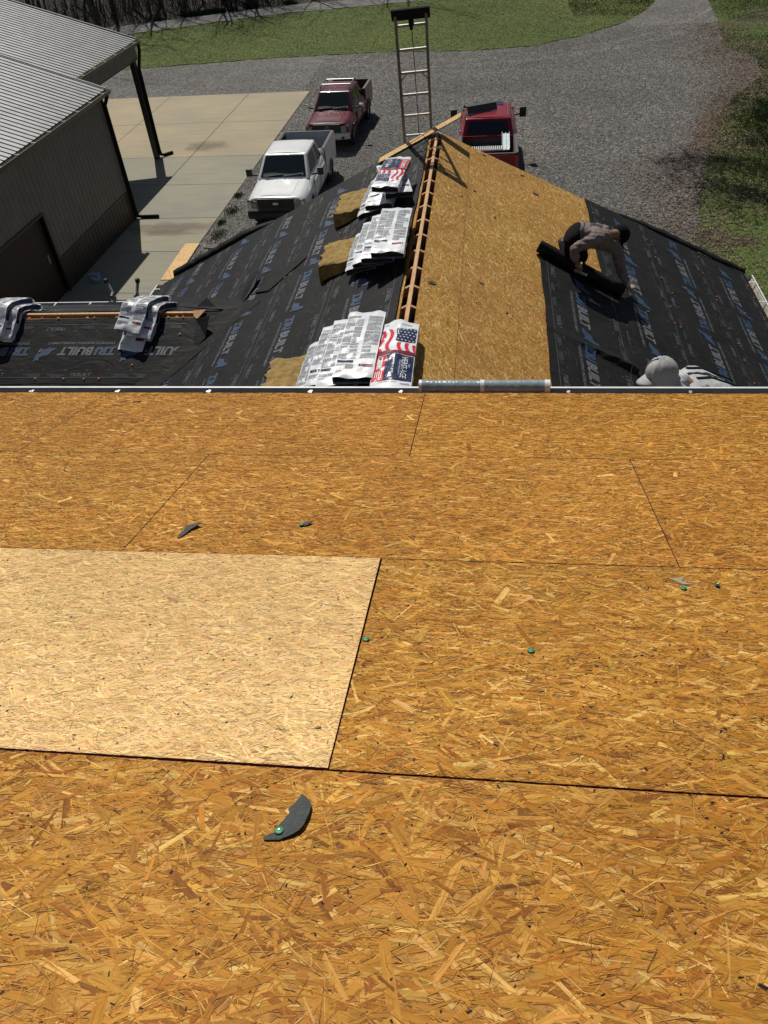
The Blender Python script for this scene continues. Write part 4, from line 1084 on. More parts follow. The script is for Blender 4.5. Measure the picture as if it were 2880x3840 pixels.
t.links.new(r1.outputs[0], mx.inputs[6]); t.links.new(r2.outputs[0], mx.inputs[7]); 
# dirty run off from the two downspouts (stains in the slab)
def stain(cx, cy, rx, ry, prev):
    mp = N(t, 'ShaderNodeMapping'); mp.inputs['Location'].default_value = (-cx / rx, -cy / ry, 0); mp.inputs['Scale'].default_value = (1 / rx, 1 / ry, 0)
    t.links.new(tc.outputs['Object'], mp.inputs[0])
    ln = N(t, 'ShaderNodeVectorMath', operation='LENGTH'); t.links.new(mp.outputs[0], ln.inputs[0])
    nn = N(t, 'ShaderNodeTexNoise', Scale=1.6, Detail=6); t.links.new(tc.outputs['Object'], nn.inputs['Vector'])
    ad = N(t, 'ShaderNodeMath', operation='ADD'); t.links.new(ln.outputs['Value'], ad.inputs[0]); t.links.new(nn.outputs['Fac'], ad.inputs[1])
    rr = ramp(t, ad.outputs[0], [(.62, (.55, .50, .48)), (.80, (.76, .72, .70)), (1.0, (1, 1, 1))])
    t.links.remove(rr.inputs[0].links[0]); hv = N(t, 'ShaderNodeMath', operation='MULTIPLY'); hv.inputs[1].default_value = .72; t.links.new(ad.outputs[0], hv.inputs[0]); t.links.new(hv.outputs[0], rr.inputs[0])
    mm = N(t, 'ShaderNodeMix', data_type='RGBA', blend_type='MULTIPLY'); mm.inputs[0].default_value = 1
    t.links.new(prev, mm.inputs[6]); t.links.new(rr.outputs[0], mm.inputs[7]); return mm.outputs[2]
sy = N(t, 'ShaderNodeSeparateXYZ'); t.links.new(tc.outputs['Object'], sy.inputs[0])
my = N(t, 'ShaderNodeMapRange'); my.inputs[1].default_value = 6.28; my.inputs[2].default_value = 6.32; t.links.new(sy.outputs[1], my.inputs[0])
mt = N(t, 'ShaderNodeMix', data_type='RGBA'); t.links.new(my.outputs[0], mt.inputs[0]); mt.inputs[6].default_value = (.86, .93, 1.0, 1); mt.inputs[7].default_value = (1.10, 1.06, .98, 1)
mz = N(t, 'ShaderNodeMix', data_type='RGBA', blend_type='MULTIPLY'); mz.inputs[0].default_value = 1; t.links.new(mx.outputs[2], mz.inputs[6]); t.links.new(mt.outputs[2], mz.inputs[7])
out = stain(1.7, -.75, 2.4, .55, mz.outputs[2])
out = stain(.2, 7.6, 1.3, .9, out)
out = stain(1.6, .3 - 1.5, 1.5, .35, out)
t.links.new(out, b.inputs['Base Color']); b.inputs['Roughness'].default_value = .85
bp = N(t, 'ShaderNodeBump', Strength=.2, Distance=.01); t.links.new(a1.outputs['Fac'], bp.inputs['Height']); t.links.new(bp.outputs[0], b.inputs['Normal'])
MAT['concrete'] = m

def sheet(name, poly, z, mat, jit=0.0, step=.5, seed=0):
    """flat polygon with a ragged rim"""
    g = random.Random(seed); P = []
    for i, (x, y) in enumerate(poly):
        x2, y2 = poly[(i + 1) % len(poly)]; L = math.hypot(x2 - x, y2 - y); k = max(1, int(L / step)) if jit else 1
        for j in range(k):
            f = j / k; P.append((x + (x2 - x) * f + g.gauss(0, jit), y + (y2 - y) * f + g.gauss(0, jit)))
    mb = MB(); mb.add([(a, b_, z) for a, b_ in P], [tuple(range(len(P)))])
    o = mb.build(name, mat, fix=False)
    bm = bmesh.new(); bm.from_mesh(o.data); bmesh.ops.triangulate(bm, faces=bm.faces, ngon_method='EAR_CLIP'); bm.to_mesh(o.data); bm.free()
    return tag(o, kind='structure')
mb = MB(); mb.add([(-400, -200, ZG - .05), (400, -200, ZG - .05), (400, 600, ZG - .05), (-400, 600, ZG - .05)], [(0, 1, 2, 3)])
tag(mb.build('ground', MAT['verge'], fix=False), kind='structure')
# woodland floor beyond the road
sheet('woodland_floor', [(-90, 52.8), (-26.2, 54.8), (-15.7, 58.5), (-8.1, 60.3), (12, 63), (40, 64), (60, 120), (-90, 120)], ZG - .040, MAT['litter'], .12, .6, 1)
gravel_poly = [(-45, 10), (-8, 4), (5.6, 4), (5.9, 13), (6.2, 18), (7.0, 21.5), (7.9, 25), (8.7, 28.5), (10.3, 32.0), (12.2, 35.0), (12.6, 38.0), (11.6, 40.5), (12.6, 46), (13.2, 52), (15, 60), (14.5, 63.2), (11.5, 63), (11.2, 57), (10.2, 52.7), (9.2, 49.8), (7.6, 47.1), (5.0, 44.4), (2.4, 42.8), (-.5, 42.4), (-6.3, 43.2), (-12, 43.2), (-20.1, 42.4), (-30, 41), (-45, 39)]
sheet('gravel_yard', gravel_poly, ZG - .030, MAT['gravel'], .06, .30, 2)
lawn_poly = [(-45, 39.1), (-30, 41.1), (-20.1, 42.5), (-12, 43.3), (-6.3, 43.3), (-.5, 42.5), (2.4, 42.9), (5.0, 44.5), (7.6, 47.2), (9.2, 49.9), (10.1, 52.8), (10.9, 58), (10.9, 61), (-2.4, 57.6), (-8, 56.8), (-15.2, 55.5), (-23.6, 52.0), (-34, 47), (-45, 44)]
sheet('lawn', lawn_poly, ZG - .022, MAT['grass'], .08, .4, 3)
sheet('road', [(-45, 44.1), (-34, 47.1), (-23.6, 52.1), (-15.2, 55.6), (-8, 56.9), (-2.4, 57.7), (10.9, 61.1), (30, 62.5), (30, 65), (12, 64), (-8.1, 60.2), (-15.7, 58.3), (-26.2, 54.6), (-34, 50.2), (-45, 47)], ZG - .014, MAT['asphalt'], .04, .5, 4)

# slab: individual pours with joints, in the shop's own frame
EY = Vector((.032, 1, 0)).normalized(); EX = Vector((EY.y, -EY.x, 0))
CO = Vector((-12.15, 20.70, ZG))
RZS = -math.atan2(EY.x, EY.y)
def SH(x, y, z=0.0): return CO + EX * x + EY * y + Vector((0, 0, z))
ylines = [15.4, 10.84, 6.30, 3.20, .03, -2.65, -5.45, -8.2, -11]
xl = [-12.2, -8.2, -4.18, -.09, 3.02]
mb = MB()
def loc_mb_build(mb, name, mats, **kw):
    """mesh in the shop's frame, placed by the object transform so that textures follow it"""
    o = mb.build(name, mats, None, **kw); o.location = CO; o.rotation_euler = (0, 0, RZS); return o
for i in range(len(ylines) - 1):
    for j in range(len(xl) - 1):
        y1_, y0_ = ylines[i], ylines[i + 1]; x0_, x1_ = xl[j], xl[j + 1]
        if x1_ < -.05 and y1_ < .1: continue
        mb.box(((x0_ + x1_) / 2, (y0_ + y1_) / 2, -.06 + random.uniform(-.001, .001)), (x1_ - x0_ - .022, y1_ - y0_ - .022, .12))
slab = tag(loc_mb_build(mb, 'concrete_slab', MAT['concrete'], bevel=.006, seg=1), kind='structure')
mb = MB(); mb.box((-4.6, 2.2, -.08), (15.1, 26.3, .05)); o = loc_mb_build(mb, 'slab_joint_fill', MAT['gut_dark']); tag(o, kind='structure')

# pebble bed with pavers beside the slab, grass clumps
mb = MB(); 
for k in range(3):
    mb.box((-8.05 + .42 * k - .75, 18.2 + .02 * k, ZG - .015), (.40, .22, .05), Matrix.Rotation(-.2, 3, 'Z'))
pavers = [None]
for k in range(3):
    m2 = MB(); m2.box((-8.72 + .42 * k, 18.28 - .07 * k, ZG - .012), (.40, .24, .05), Matrix.Rotation(-.17, 3, 'Z'))
    o = m2.build('paver', noisy('paver', (.10, .085, .07), (.15, .13, .11), 12, .9), bevel=.008)
    tag(o, ['leftmost', 'middle', 'rightmost'][k] + ' of three brown pavers between the slab and the black roof', 'paver', 'pavers by the slab')
def blades(n, region, seed, hh=(.05, .12), ww=.012, z=ZG - .02):
    g = np.random.default_rng(seed); P = region(g, n); n = len(P)
    an = g.uniform(0, 6.28, n); h = g.uniform(*hh, n); lean = g.uniform(-.6, .6, (n, 2)) * h[:, None]
    V = np.zeros((n, 4, 3)); dx = np.cos(an) * ww; dy = np.sin(an) * ww
    V[:, 0] = np.stack([P[:, 0] - dx, P[:, 1] - dy, np.full(n, z)], 1); V[:, 1] = np.stack([P[:, 0] + dx, P[:, 1] + dy, np.full(n, z)], 1)
    V[:, 2] = np.stack([P[:, 0] + dx * .2 + lean[:, 0], P[:, 1] + dy * .2 + lean[:, 1], z + h], 1); V[:, 3] = np.stack([P[:, 0] - dx * .2 + lean[:, 0], P[:, 1] - dy * .2 + lean[:, 1], z + h], 1)
    return V, g
def colmat(name, rough=.7, trans=0):
    m, t, b = new_mat(name); a = N(t, 'ShaderNodeAttribute', attribute_name='col'); t.links.new(a.outputs['Color'], b.inputs['Base Color']); b.inputs['Roughness'].default_value = rough
    b.inputs['Specular IOR Level'].default_value = .3
    return m
MAT['blade'] = colmat('grass_blades')
def inpoly(P, poly):
    x, y = P[:, 0], P[:, 1]; c = np.zeros(len(P), bool); n = len(poly)
    for i in range(n):
        x1, y1 = poly[i]; x2, y2 = poly[(i + 1) % n]
        if y1 == y2: continue
        c ^= ((y1 > y) != (y2 > y)) & (x < (x2 - x1) * (y - y1) / (y2 - y1) + x1)
    return c
def lowfreq(P, s, seed):
    g = np.random.default_rng(seed); v = np.zeros(len(P))
    for k in range(6):
        a = g.uniform(0, 6.28); f = s * (1.5 ** k) * .6; v += np.sin((P[:, 0] * math.cos(a) + P[:, 1] * math.sin(a)) * f + g.uniform(0, 6.28)) / (1.3 ** k)
    return v
# lawn blades (denser near the front rim)
def reg_lawn(g, n):
    P = np.stack([g.uniform(-24, 11, n), g.uniform(42, 60, n)], 1); return P[inpoly(P, lawn_poly)]
V, g = blades(60000, reg_lawn, 5, (.02, .045), .014)
k = lowfreq(V[:, 0, :2], .9, 3)[:, None]
c = np.where(g.random((len(V), 1)) < .12, np.array([[.20, .19, .07]]), np.array([[.14, .19, .03]])) * g.uniform(.5, 1.5, (len(V), 1)) * (1 + .12 * k)
tag(quadmesh('lawn_grass', V, MAT['blade'], col=np.clip(c, .004, .6)), 'short mown green grass in the strip between gravel yard and road', 'grass', kind='stuff')
# verge on the right: grass and fallen leaves
def verge_mask(P): return ~inpoly(P, gravel_poly) & (P[:, 0] > 5)
def reg_v(g, n):
    P = np.stack([g.uniform(5, 22, n), g.uniform(9, 56, n)], 1); P = P[verge_mask(P)]
    q_ = lowfreq(P, .55, 8) + .18 * (P[:, 0] - 9.5)
    # brighter, thicker grass in the patch beside the yard
    q_ += 3.6 * np.exp(-((P[:, 0] - 11) / 2.8) ** 2 - ((P[:, 1] - 26) / 7.0) ** 2)
    return P[q_ > g.uniform(-.6, 2.2, len(P))]
V, g = blades(260000, reg_v, 6, (.025, .08), .016)
c = np.where(g.random((len(V), 1)) < .15, np.array([[.19, .17, .06]]), np.array([[.095, .17, .026]])) * g.uniform(.45, 1.5, (len(V), 1))
tag(quadmesh('verge_grass', V, MAT['blade'], col=c), 'rough patchy grass at the right of the gravel yard', 'grass', kind='stuff')
def leaves(n, seed):
    g = np.random.default_rng(seed)
    P = np.stack([g.uniform(4.2, 22, n), g.uniform(9, 56, n)], 1)
    edge = ~inpoly(P, gravel_poly); P2 = P + g.normal(0, 1.25, P.shape) * (g.random((n, 1)) < .7)
    q_ = lowfreq(P, .5, 21)
    P = P2[edge & (q_ + .5 > g.uniform(-1.2, 1.6, n))]; n = len(P)
    an = g.uniform(0, 6.28, n); s = g.uniform(.018, .045, n); V = np.zeros((n, 4, 3))
    for k, (a, b_) in enumerate(((-1, -.2), (0, -.7), (1, .2), (0, .7))):
        V[:, k, 0] = P[:, 0] + (np.cos(an) * a - np.sin(an) * b_) * s; V[:, k, 1] = P[:, 1] + (np.sin(an) * a + np.cos(an) * b_) * s
        V[:, k, 2] = ZG - .01 + g.uniform(0, .04, n)
    c = np.array([[.20, .14, .075]]) * g.uniform(.25, 1.7, (n, 1)) * (1 + g.normal(0, .08, (n, 3)))
    return V, np.clip(c, .004, .6)
V, c = leaves(42000, 9)
tag(quadmesh('fallen_leaves', V, MAT['blade'], col=c), 'dry brown fallen leaves strewn over the verge at right', 'leaf litter', kind='stuff')
def rim_points(n, seed, sd_in, sd_out):
    g = np.random.default_rng(seed); E_ = [p for p in gravel_poly if p[0] > 5.5 and 10 < p[1] < 47 and not (p[0] < 9.3 and p[1] > 44)]
    E_ = np.array(E_, float); k = g.integers(0, len(E_) - 1, n); f = g.random(n)[:, None]
    A, B = E_[k], E_[k + 1]; P = A + (B - A) * f; d = B - A; nr = np.stack([d[:, 1], -d[:, 0]], 1) / np.linalg.norm(d, axis=1)[:, None]
    w = g.normal(0, 1, n); w = np.where(w > 0, w * sd_out, w * sd_in)
    return P + nr * (w * (1 + .6 * np.clip(lowfreq(P, .9, 5), -1, 1.5)))[:, None] + g.normal(0, .15, P.shape), g
P, g = rim_points(30000, 31, .75, 1.0); n = len(P)
an = g.uniform(0, 6.28, n); sz = g.uniform(.015, .045, n); V = np.zeros((n, 4, 3))
for k, (a, b_) in enumerate(((-1, -.3), (0, -.7), (1, .3), (0, .7))):
    V[:, k, 0] = P[:, 0] + (np.cos(an) * a - np.sin(an) * b_) * sz; V[:, k, 1] = P[:, 1] + (np.sin(an) * a + np.cos(an) * b_) * sz; V[:, k, 2] = ZG - .016 + g.uniform(0, .03, n)
c = np.array([[.13, .088, .052]]) * g.uniform(.2, 1.9, (n, 1)) * (1 + g.normal(0, .08, (n, 3)))
tag(quadmesh('fallen_leaves', V, MAT['blade'], col=np.clip(c, .004, .6)), 'brown leaves and bark bits drifted along the edge of the gravel yard', 'leaf litter', kind='stuff')
# pebbles and a few weeds next to the slab
def pebbles(n, x0, x1, y0, y1, seed, s=(.012, .032), edge=None):
    g = np.random.default_rng(seed); P = np.stack([g.uniform(x0, x1, n), g.uniform(y0, y1, n)], 1)
    if edge: P = P[edge(P)]
    n = len(P); r_ = g.uniform(*s, n); an = g.uniform(0, 6.28, n); V = []
    # each stone: low five-sided pebble from three quads
    for (a0, a1) in ((0, 2.1), (2.1, 4.2), (4.2, 6.283)):
        q_ = np.zeros((n, 4, 3)); am = (a0 + a1) / 2
        for k, (aa, rr, hh) in enumerate(((a0, 1, 0), (am, 1.1, 0), (a1, 1, 0), (0, 0, .75))):
            q_[:, k, 0] = P[:, 0] + np.cos(an + aa) * r_ * rr * 1.2; q_[:, k, 1] = P[:, 1] + np.sin(an + aa) * r_ * rr * .85; q_[:, k, 2] = ZG - .028 + r_ * hh
        V.append(q_)
    c = np.array([[.19, .175, .155]]) * g.uniform(.3, 1.9, (n, 1)) * (1 + g.normal(0, .05, (n, 3)))
    return np.concatenate(V), np.clip(np.concatenate([c] * 3), .01, .8)
V, c = pebbles(26000, -9.2, -3.6, 13.5, 27, 3)
tag(quadmesh('pebbles', V, MAT['blade'], col=c), 'loose grey and tan pebbles between the slab and the white pickup', 'pebbles', kind='stuff')
V, c = pebbles(70000, -9, 12.5, 17, 46, 4, (.014, .034), edge=lambda P: inpoly(P + np.random.default_rng(2).normal(0, .5, P.shape), gravel_poly))
tag(quadmesh('loose_gravel', V, MAT['blade'], col=c * .62), 'loose grey gravel over the yard', 'gravel', kind='stuff')
def reg_w(g, n):
    P = []
    for cx, cy, s_ in ((-8.75, 21.2, .22), (-8.75, 19.2, .25), (-8.45, 17.6, .3), (-8.3, 17.2, .35), (-8.9, 22.6, .12), (-8.7, 17.0, .25), (-8.9, 20.2, .12)):
        P.append(g.normal((cx, cy), (s_ * .6, s_), (n // 7, 2)))
    P = np.concatenate(P); return P[P[:, 0] > -9.12]
V, g = blades(2000, reg_w, 16, (.03, .09), .012)
tag(quadmesh('weeds', V, MAT['blade'], col=np.array([[.09, .12, .035]]) * g.uniform(.4, 1.6, (len(V), 1))), 'green weeds in the pebbles along the slab edge', 'weeds', kind='stuff')

# things lying on the slab
for nm, x0, y0, L, Wd, an, lab, sdd in (('osb_offcut', -9.42, 17.25, 2.55, .48, 0, 'long OSB offcut lying on the concrete along the slab edge', 61), ('osb_offcut', -9.18, 16.45, .9, .62, .5, 'broad OSB offcut lying across the long one, next to the black roof corner', 62)):
    rt = thing(nm, (x0, y0, ZG), lab, 'wood offcut', 'OSB offcuts on the slab')
    zz = .018 if sdd == 61 else .045
    def pl(x, y, h, x0=x0, y0=y0, an=an, zz=zz):
        c_, s_ = math.cos(an), math.sin(an); return np.stack([x0 + x * c_ - y * s_, y0 + x * s_ + y * c_, ZG + zz + h + 0 * x], -1)
    osb_sheet(pl, -Wd / 2, Wd / 2, -L / 2, L / 2, .012, rt, sdd, pal=PAL_PALE, density=2, name='board', Ls=(.05, .14), Ws=(.01, .035), fine=.6, ang=1.4)
# case of water bottles in blue film
pk = thing('bottle_pack', (-11.75, 16.08, ZG), 'blue wrapped pack of water bottles on the slab in the shop shadow', 'bottle pack')
MAT['pet'] = noisy('clear_blue_plastic', (.10, .17, .32), (.22, .32, .50), 12, .12, bump=.5, bscale=30)
MAT['cap'] = plain('white_caps', (.6, .62, .66), .4)
for i in range(4):
    for j in range(3):
        c = Vector((-11.75 + (i - 1.5) * .078, 16.08 + (j - 1) * .078, ZG + .01)) ; mb = MB()
        mb.tube([c, c + Vector((0, 0, .13)), c + Vector((0, 0, .17)), c + Vector((0, 0, .19))], [.034, .034, .016, .013], 10); bt = mb.build('bottle', MAT['pet'], pk, smooth=True)
        mb = MB(); mb.tube([c + Vector((0, 0, .19)), c + Vector((0, 0, .21))], .0145, 10); mb.build('bottle_cap', MAT['cap'], bt, smooth=True)
mb = MB(); mb.grid(lambda a, b_: (-11.75 + .17 * math.cos(a * 6.283) * (1 + .12 * math.sin(a * 19 + b_ * 5)), 16.08 + .135 * math.sin(a * 6.283) * (1 + .12 * math.sin(a * 23 + b_ * 7)), ZG + .005 + .17 * b_ + .02 * math.sin(a * 30)), 40, 4)
mb.build('film', MAT['pet'], pk, smooth=True)

# ================================================================== THE SHOP
MAT['metal_roof'] = noisy('galvalume_roof', (.165, .165, .17), (.225, .225, .23), 3, .5, metal=.2, bump=.05, spec=.3)
MAT['shop_wall'] = noisy('grey_beige_panels', (.118, .112, .098), (.148, .140, .122), 2, .5)
MAT['shop_base'] = noisy('dark_bronze_panels', (.025, .021, .018), (.036, .030, .026), 2, .45)
MAT['trim'] = plain('dark_trim', (.018, .016, .015), .4)
MAT['door_brown'] = noisy('door_red_brown', (.020, .008, .006), (.03, .013, .009), 3, .6)
shop = thing('metal_shop', CO, 'grey metal workshop with ribbed roof and open sided canopy at far left', 'workshop')
def ribbed(mb, o, a, b_, n, L, Wd, pitch=.2286, rh=.022, mi=0, rw=.03):
    """panel: ribs run along a (length L), spaced along b_ (width Wd), n = normal"""
    prof = []; x = 0
    while x < Wd - 1e-6:
        x2 = min(x + pitch, Wd)
        prof += [(x, 0)]
        if x + pitch <= Wd + 1e-6: prof += [(x2 - rw * 1.6, 0), (x2 - rw * 1.2, rh), (x2 - rw * .4, rh)]
        x = x2
    prof.append((Wd, 0))
    vs = []
    for (x, h) in prof: vs += [o + b_ * x + n * h, o + b_ * x + n * h + a * L]
    fs = [(2 * i, 2 * i + 2, 2 * i + 3, 2 * i + 1) for i in range(len(prof) - 1)]
    mb.add(vs, fs, mi)
Z = Vector((0, 0, 1))
def roofsec(xe, ye0, ye1, ze, slope, run, name='roof'):
    up = (-EX + Z * slope).normalized(); nrm = (EX * slope + Z).normalized(); L = run / math.cos(math.atan(slope))
    mb = MB(); ribbed(mb, SH(xe, ye0, ze), up, EY, nrm, L, ye1 - ye0)
    r_ = mb.build(name, MAT['metal_roof'], shop, fix=False)
    # rake trim at the far end, raised bright edge
    mb = MB(); mb.bar(SH(xe, ye1, ze) + nrm * .012, SH(xe, ye1, ze) + nrm * .012 + up * L, .06, .06, up=nrm); mb.bar(SH(xe, ye1 + .02, ze) - nrm * .08, SH(xe, ye1 + .02, ze) - nrm * .08 + up * L, .02, .16, up=nrm)
    mb.build('rake_trim', MAT['metal_roof'], shop)
    return r_
SL1, SL2 = .335, .315
roofsec(.16, -14.0, .22, 4.05, SL1, 6.5)
roofsec(-1.50, .24, 7.1, 4.08, SL2, 5.2)
# far slopes on the other side of the ridge
mb = MB(); 
for xr, zr_, y0, y1 in ((.16 - 6.5, 4.05 + 6.5 * SL1, -14, .22), (-1.5 - 5.2, 4.08 + 5.2 * SL2, .24, 7.1)):
    mb.add([SH(xr, y0, zr_), SH(xr, y1, zr_), SH(xr - 6.5, y1, zr_ - 2.1), SH(xr - 6.5, y0, zr_ - 2.1)], [(0, 1, 2, 3)])
mb.build('far_roof', MAT['metal_roof'], shop, fix=False)
# walls
def wallpan(x, y0, y1, z0, z1, mat, name, nrm=EX, off=0.0):
    mb = MB(); ribbed(mb, SH(x, y0, z0) + nrm * off, Z, EY, nrm, z1 - z0, y1 - y0, rh=.018); return mb.build(name, mat, shop, fix=False)
wallpan(0, -5.30, 0, .96, 3.95, MAT['shop_wall'], 'wall_panel')
wallpan(0, -5.30, 0, 0, .94, MAT['shop_base'], 'wainscot')
wallpan(0, -14, -5.30, 2.3, 3.95, MAT['shop_wall'], 'wall_panel')
mb = MB(); mb.bar(SH(.02, -5.3, .95), SH(.02, 0, .95), .03, .05); mb.build('trim', MAT['trim'], shop)
mb = MB(); mb.bar(SH(.02, -9.6, 2.30), SH(.02, -5.26, 2.30), .05, .07); mb.bar(SH(.02, -5.30, 0), SH(.02, -5.30, 2.3), .05, .07); mb.build('door_frame', MAT['trim'], shop)
mb = MB(); mb.box((0, 0, 0), (.05, 4.3, 2.3)); 
mb2 = MB(); mb2.bar(SH(-.12, -7.45, 0), SH(-.12, -7.45, 2.3), .04, 4.3, up=EY); dr = mb2.build('sliding_door', MAT['door_brown'], shop)
mb = MB(); mb.bar(SH(-.08, -5.6, 1.0), SH(-.08, -5.6, 1.25), .03, .03); mb.build('door_handle', MAT['steel'], dr)
mb = MB(); mb.bar(SH(0, .0, 0), SH(0, .0, 4.02), .12, .12, up=EY); mb.build('corner_trim', MAT['trim'], shop)
# end wall of the enclosed part (faces the canopy) and back walls
mb = MB(); mb.add([SH(0, -.02, 0), SH(-12.5, -.02, 0), SH(-12.5, -.02, 3.9), SH(-6.3, -.02, 6.1), SH(0, -.02, 3.95)], [(0, 1, 2, 3, 4)])
mb.add([SH(-12.5, 0, 0), SH(-12.5, -14, 0), SH(-12.5, -14, 3.9), SH(-12.5, 0, 3.9)], [(0, 1, 2, 3)])
mb.add([SH(0, -14, 0), SH(-12.5, -14, 0), SH(-12.5, -14, 3.9), SH(-6.3, -14, 6.1), SH(0, -14, 3.95)], [(0, 1, 2, 3, 4)]); mb.build('end_wall', MAT['shop_wall'], shop, fix=False)
# step flashing between the two roofs
mb = MB(); mb.add([SH(.1, .225, 3.99), SH(-6.3, .225, 3.99 + 6.4 * SL1), SH(-6.3, .225, 3.99 + 6.4 * SL1 - .5), SH(.1, .225, 3.85)], [(0, 1, 2, 3)]); mb.build('flashing', MAT['metal_roof'], shop, fix=False)
# canopy header and posts
mb = MB(); ribbed(mb, SH(-1.42, .3, 3.55), Z, EY, EX, .48, 6.3, rh=.014); mb.build('canopy_fascia', MAT['shop_wall'], shop, fix=False)
mb = MB(); mb.bar(SH(-1.55, .3, 3.62), SH(-1.55, 6.6, 3.62), .2, .25); mb.build('header_beam', MAT['trim'], shop)
for yy, xx in ((6.28, -1.52), (6.28, -8.0)):
    mb = MB(); mb.bar(SH(xx, yy, 0), SH(xx, yy, 3.6), .20, .20, up=EY); mb.build('post', MAT['trim'], shop)
# shop gutters
def shop_gutter(x, y0, y1, z):
    w, d = .13, .11; prof = [(0, 0), (0, -d), (w * .7, -d), (w, -.02), (w, 0), (w - .018, 0)]
    mb = MB()
    for i in range(len(prof) - 1):
        a, b_ = prof[i], prof[i + 1]
        mb.add([SH(x + a[0], y0, z + a[1]), SH(x + a[0], y1, z + a[1]), SH(x + b_[0], y1, z + b_[1]), SH(x + b_[0], y0, z + b_[1])], [(0, 1, 2, 3)], 1 if i < 3 else 0)
    mb.add([SH(x + p[0], y1, z + p[1]) for p in prof[:5]], [(0, 1, 2, 3, 4)], 0)
    gg = mb.build('gutter', [MAT['shop_wall'], MAT['gut_in']], shop, fix=False)
    mb = MB()
    o2 = [(w * .7, -d - .004), (w + .004, -.02), (w + .004, .004), (w - .02, .004)]
    for i in range(3):
        a, b_ = o2[i], o2[i + 1]; mb.add([SH(x + a[0], y0, z + a[1]), SH(x + a[0], y1, z + a[1]), SH(x + b_[0], y1, z + b_[1]), SH(x + b_[0], y0, z + b_[1])], [(0, 1, 2, 3)])
    mb.build('gutter_face', MAT['shop_base'], gg, fix=False)
    y = y1 - .5
    while y > y0:
        m2 = MB(); m2.bar(SH(x, y, z + .008), SH(x + w, y, z + .008), .03, .008); m2.build('hanger', MAT['hang'], gg); y -= .92
MAT['hang'] = plain('bright_straps', (.75, .70, .50), .35)
shop_gutter(.17, -9.5, .30, 4.02)
shop_gutter(-1.49, .3, 7.15, 4.05)
def downspout(pts, name='downspout'):
    mb = MB(); mb.tube(pts, .06, 6); return mb.build(name, MAT['black_metal'], shop)
downspout([SH(.24, .06, 3.92), SH(.17, .05, 3.78), SH(.085, .02, 3.62), SH(.085, .02, .30), SH(.11, .03, .10), SH(.25, .06, .06), SH(.85, .08, .06)])
downspout([SH(-1.42, 6.95, 3.95), SH(-1.40, 6.9, 3.75), SH(-1.38, 6.42, 3.25), SH(-1.38, 6.36, .3), SH(-1.36, 6.38, .10), SH(-1.25, 6.46, .06), SH(-1.0, 6.75, .06)])

# ================================================================== PICKUPS
def paint(name, c, rough=.28, metal=0.0):
    return noisy(name, tuple(x * .93 for x in c), tuple(min(1, x * 1.05) for x in c), 1.5, rough, metal, coat=.25, spec=.3)
MAT['glass'] = plain('tinted_glass', (.012, .016, .017), .04, spec=.6)
MAT['tyre'] = noisy('tyre_rubber', (.014, .014, .014), (.028, .027, .026), 30, .85)
MAT['rim'] = plain('wheel_metal', (.35, .35, .36), .3, .8)
MAT['chrome'] = plain('chrome', (.7, .7, .7), .12, 1.0)
MAT['blackp'] = plain('black_plastic', (.018, .018, .019), .55)
MAT['liner'] = noisy('bed_liner', (.03, .03, .031), (.055, .055, .057), 20, .7)
MAT['lamp'] = plain('headlamp_lens', (.22, .22, .185), .15, coat=.6)
MAT['redlamp'] = plain('tail_lamp', (.35, .012, .012), .2, coat=.6)
MAT['dash'] = noisy('dashboard', (.05, .055, .055), (.13, .14, .14), 6, .6)  # also colours the reflection bar painted on the rear glass

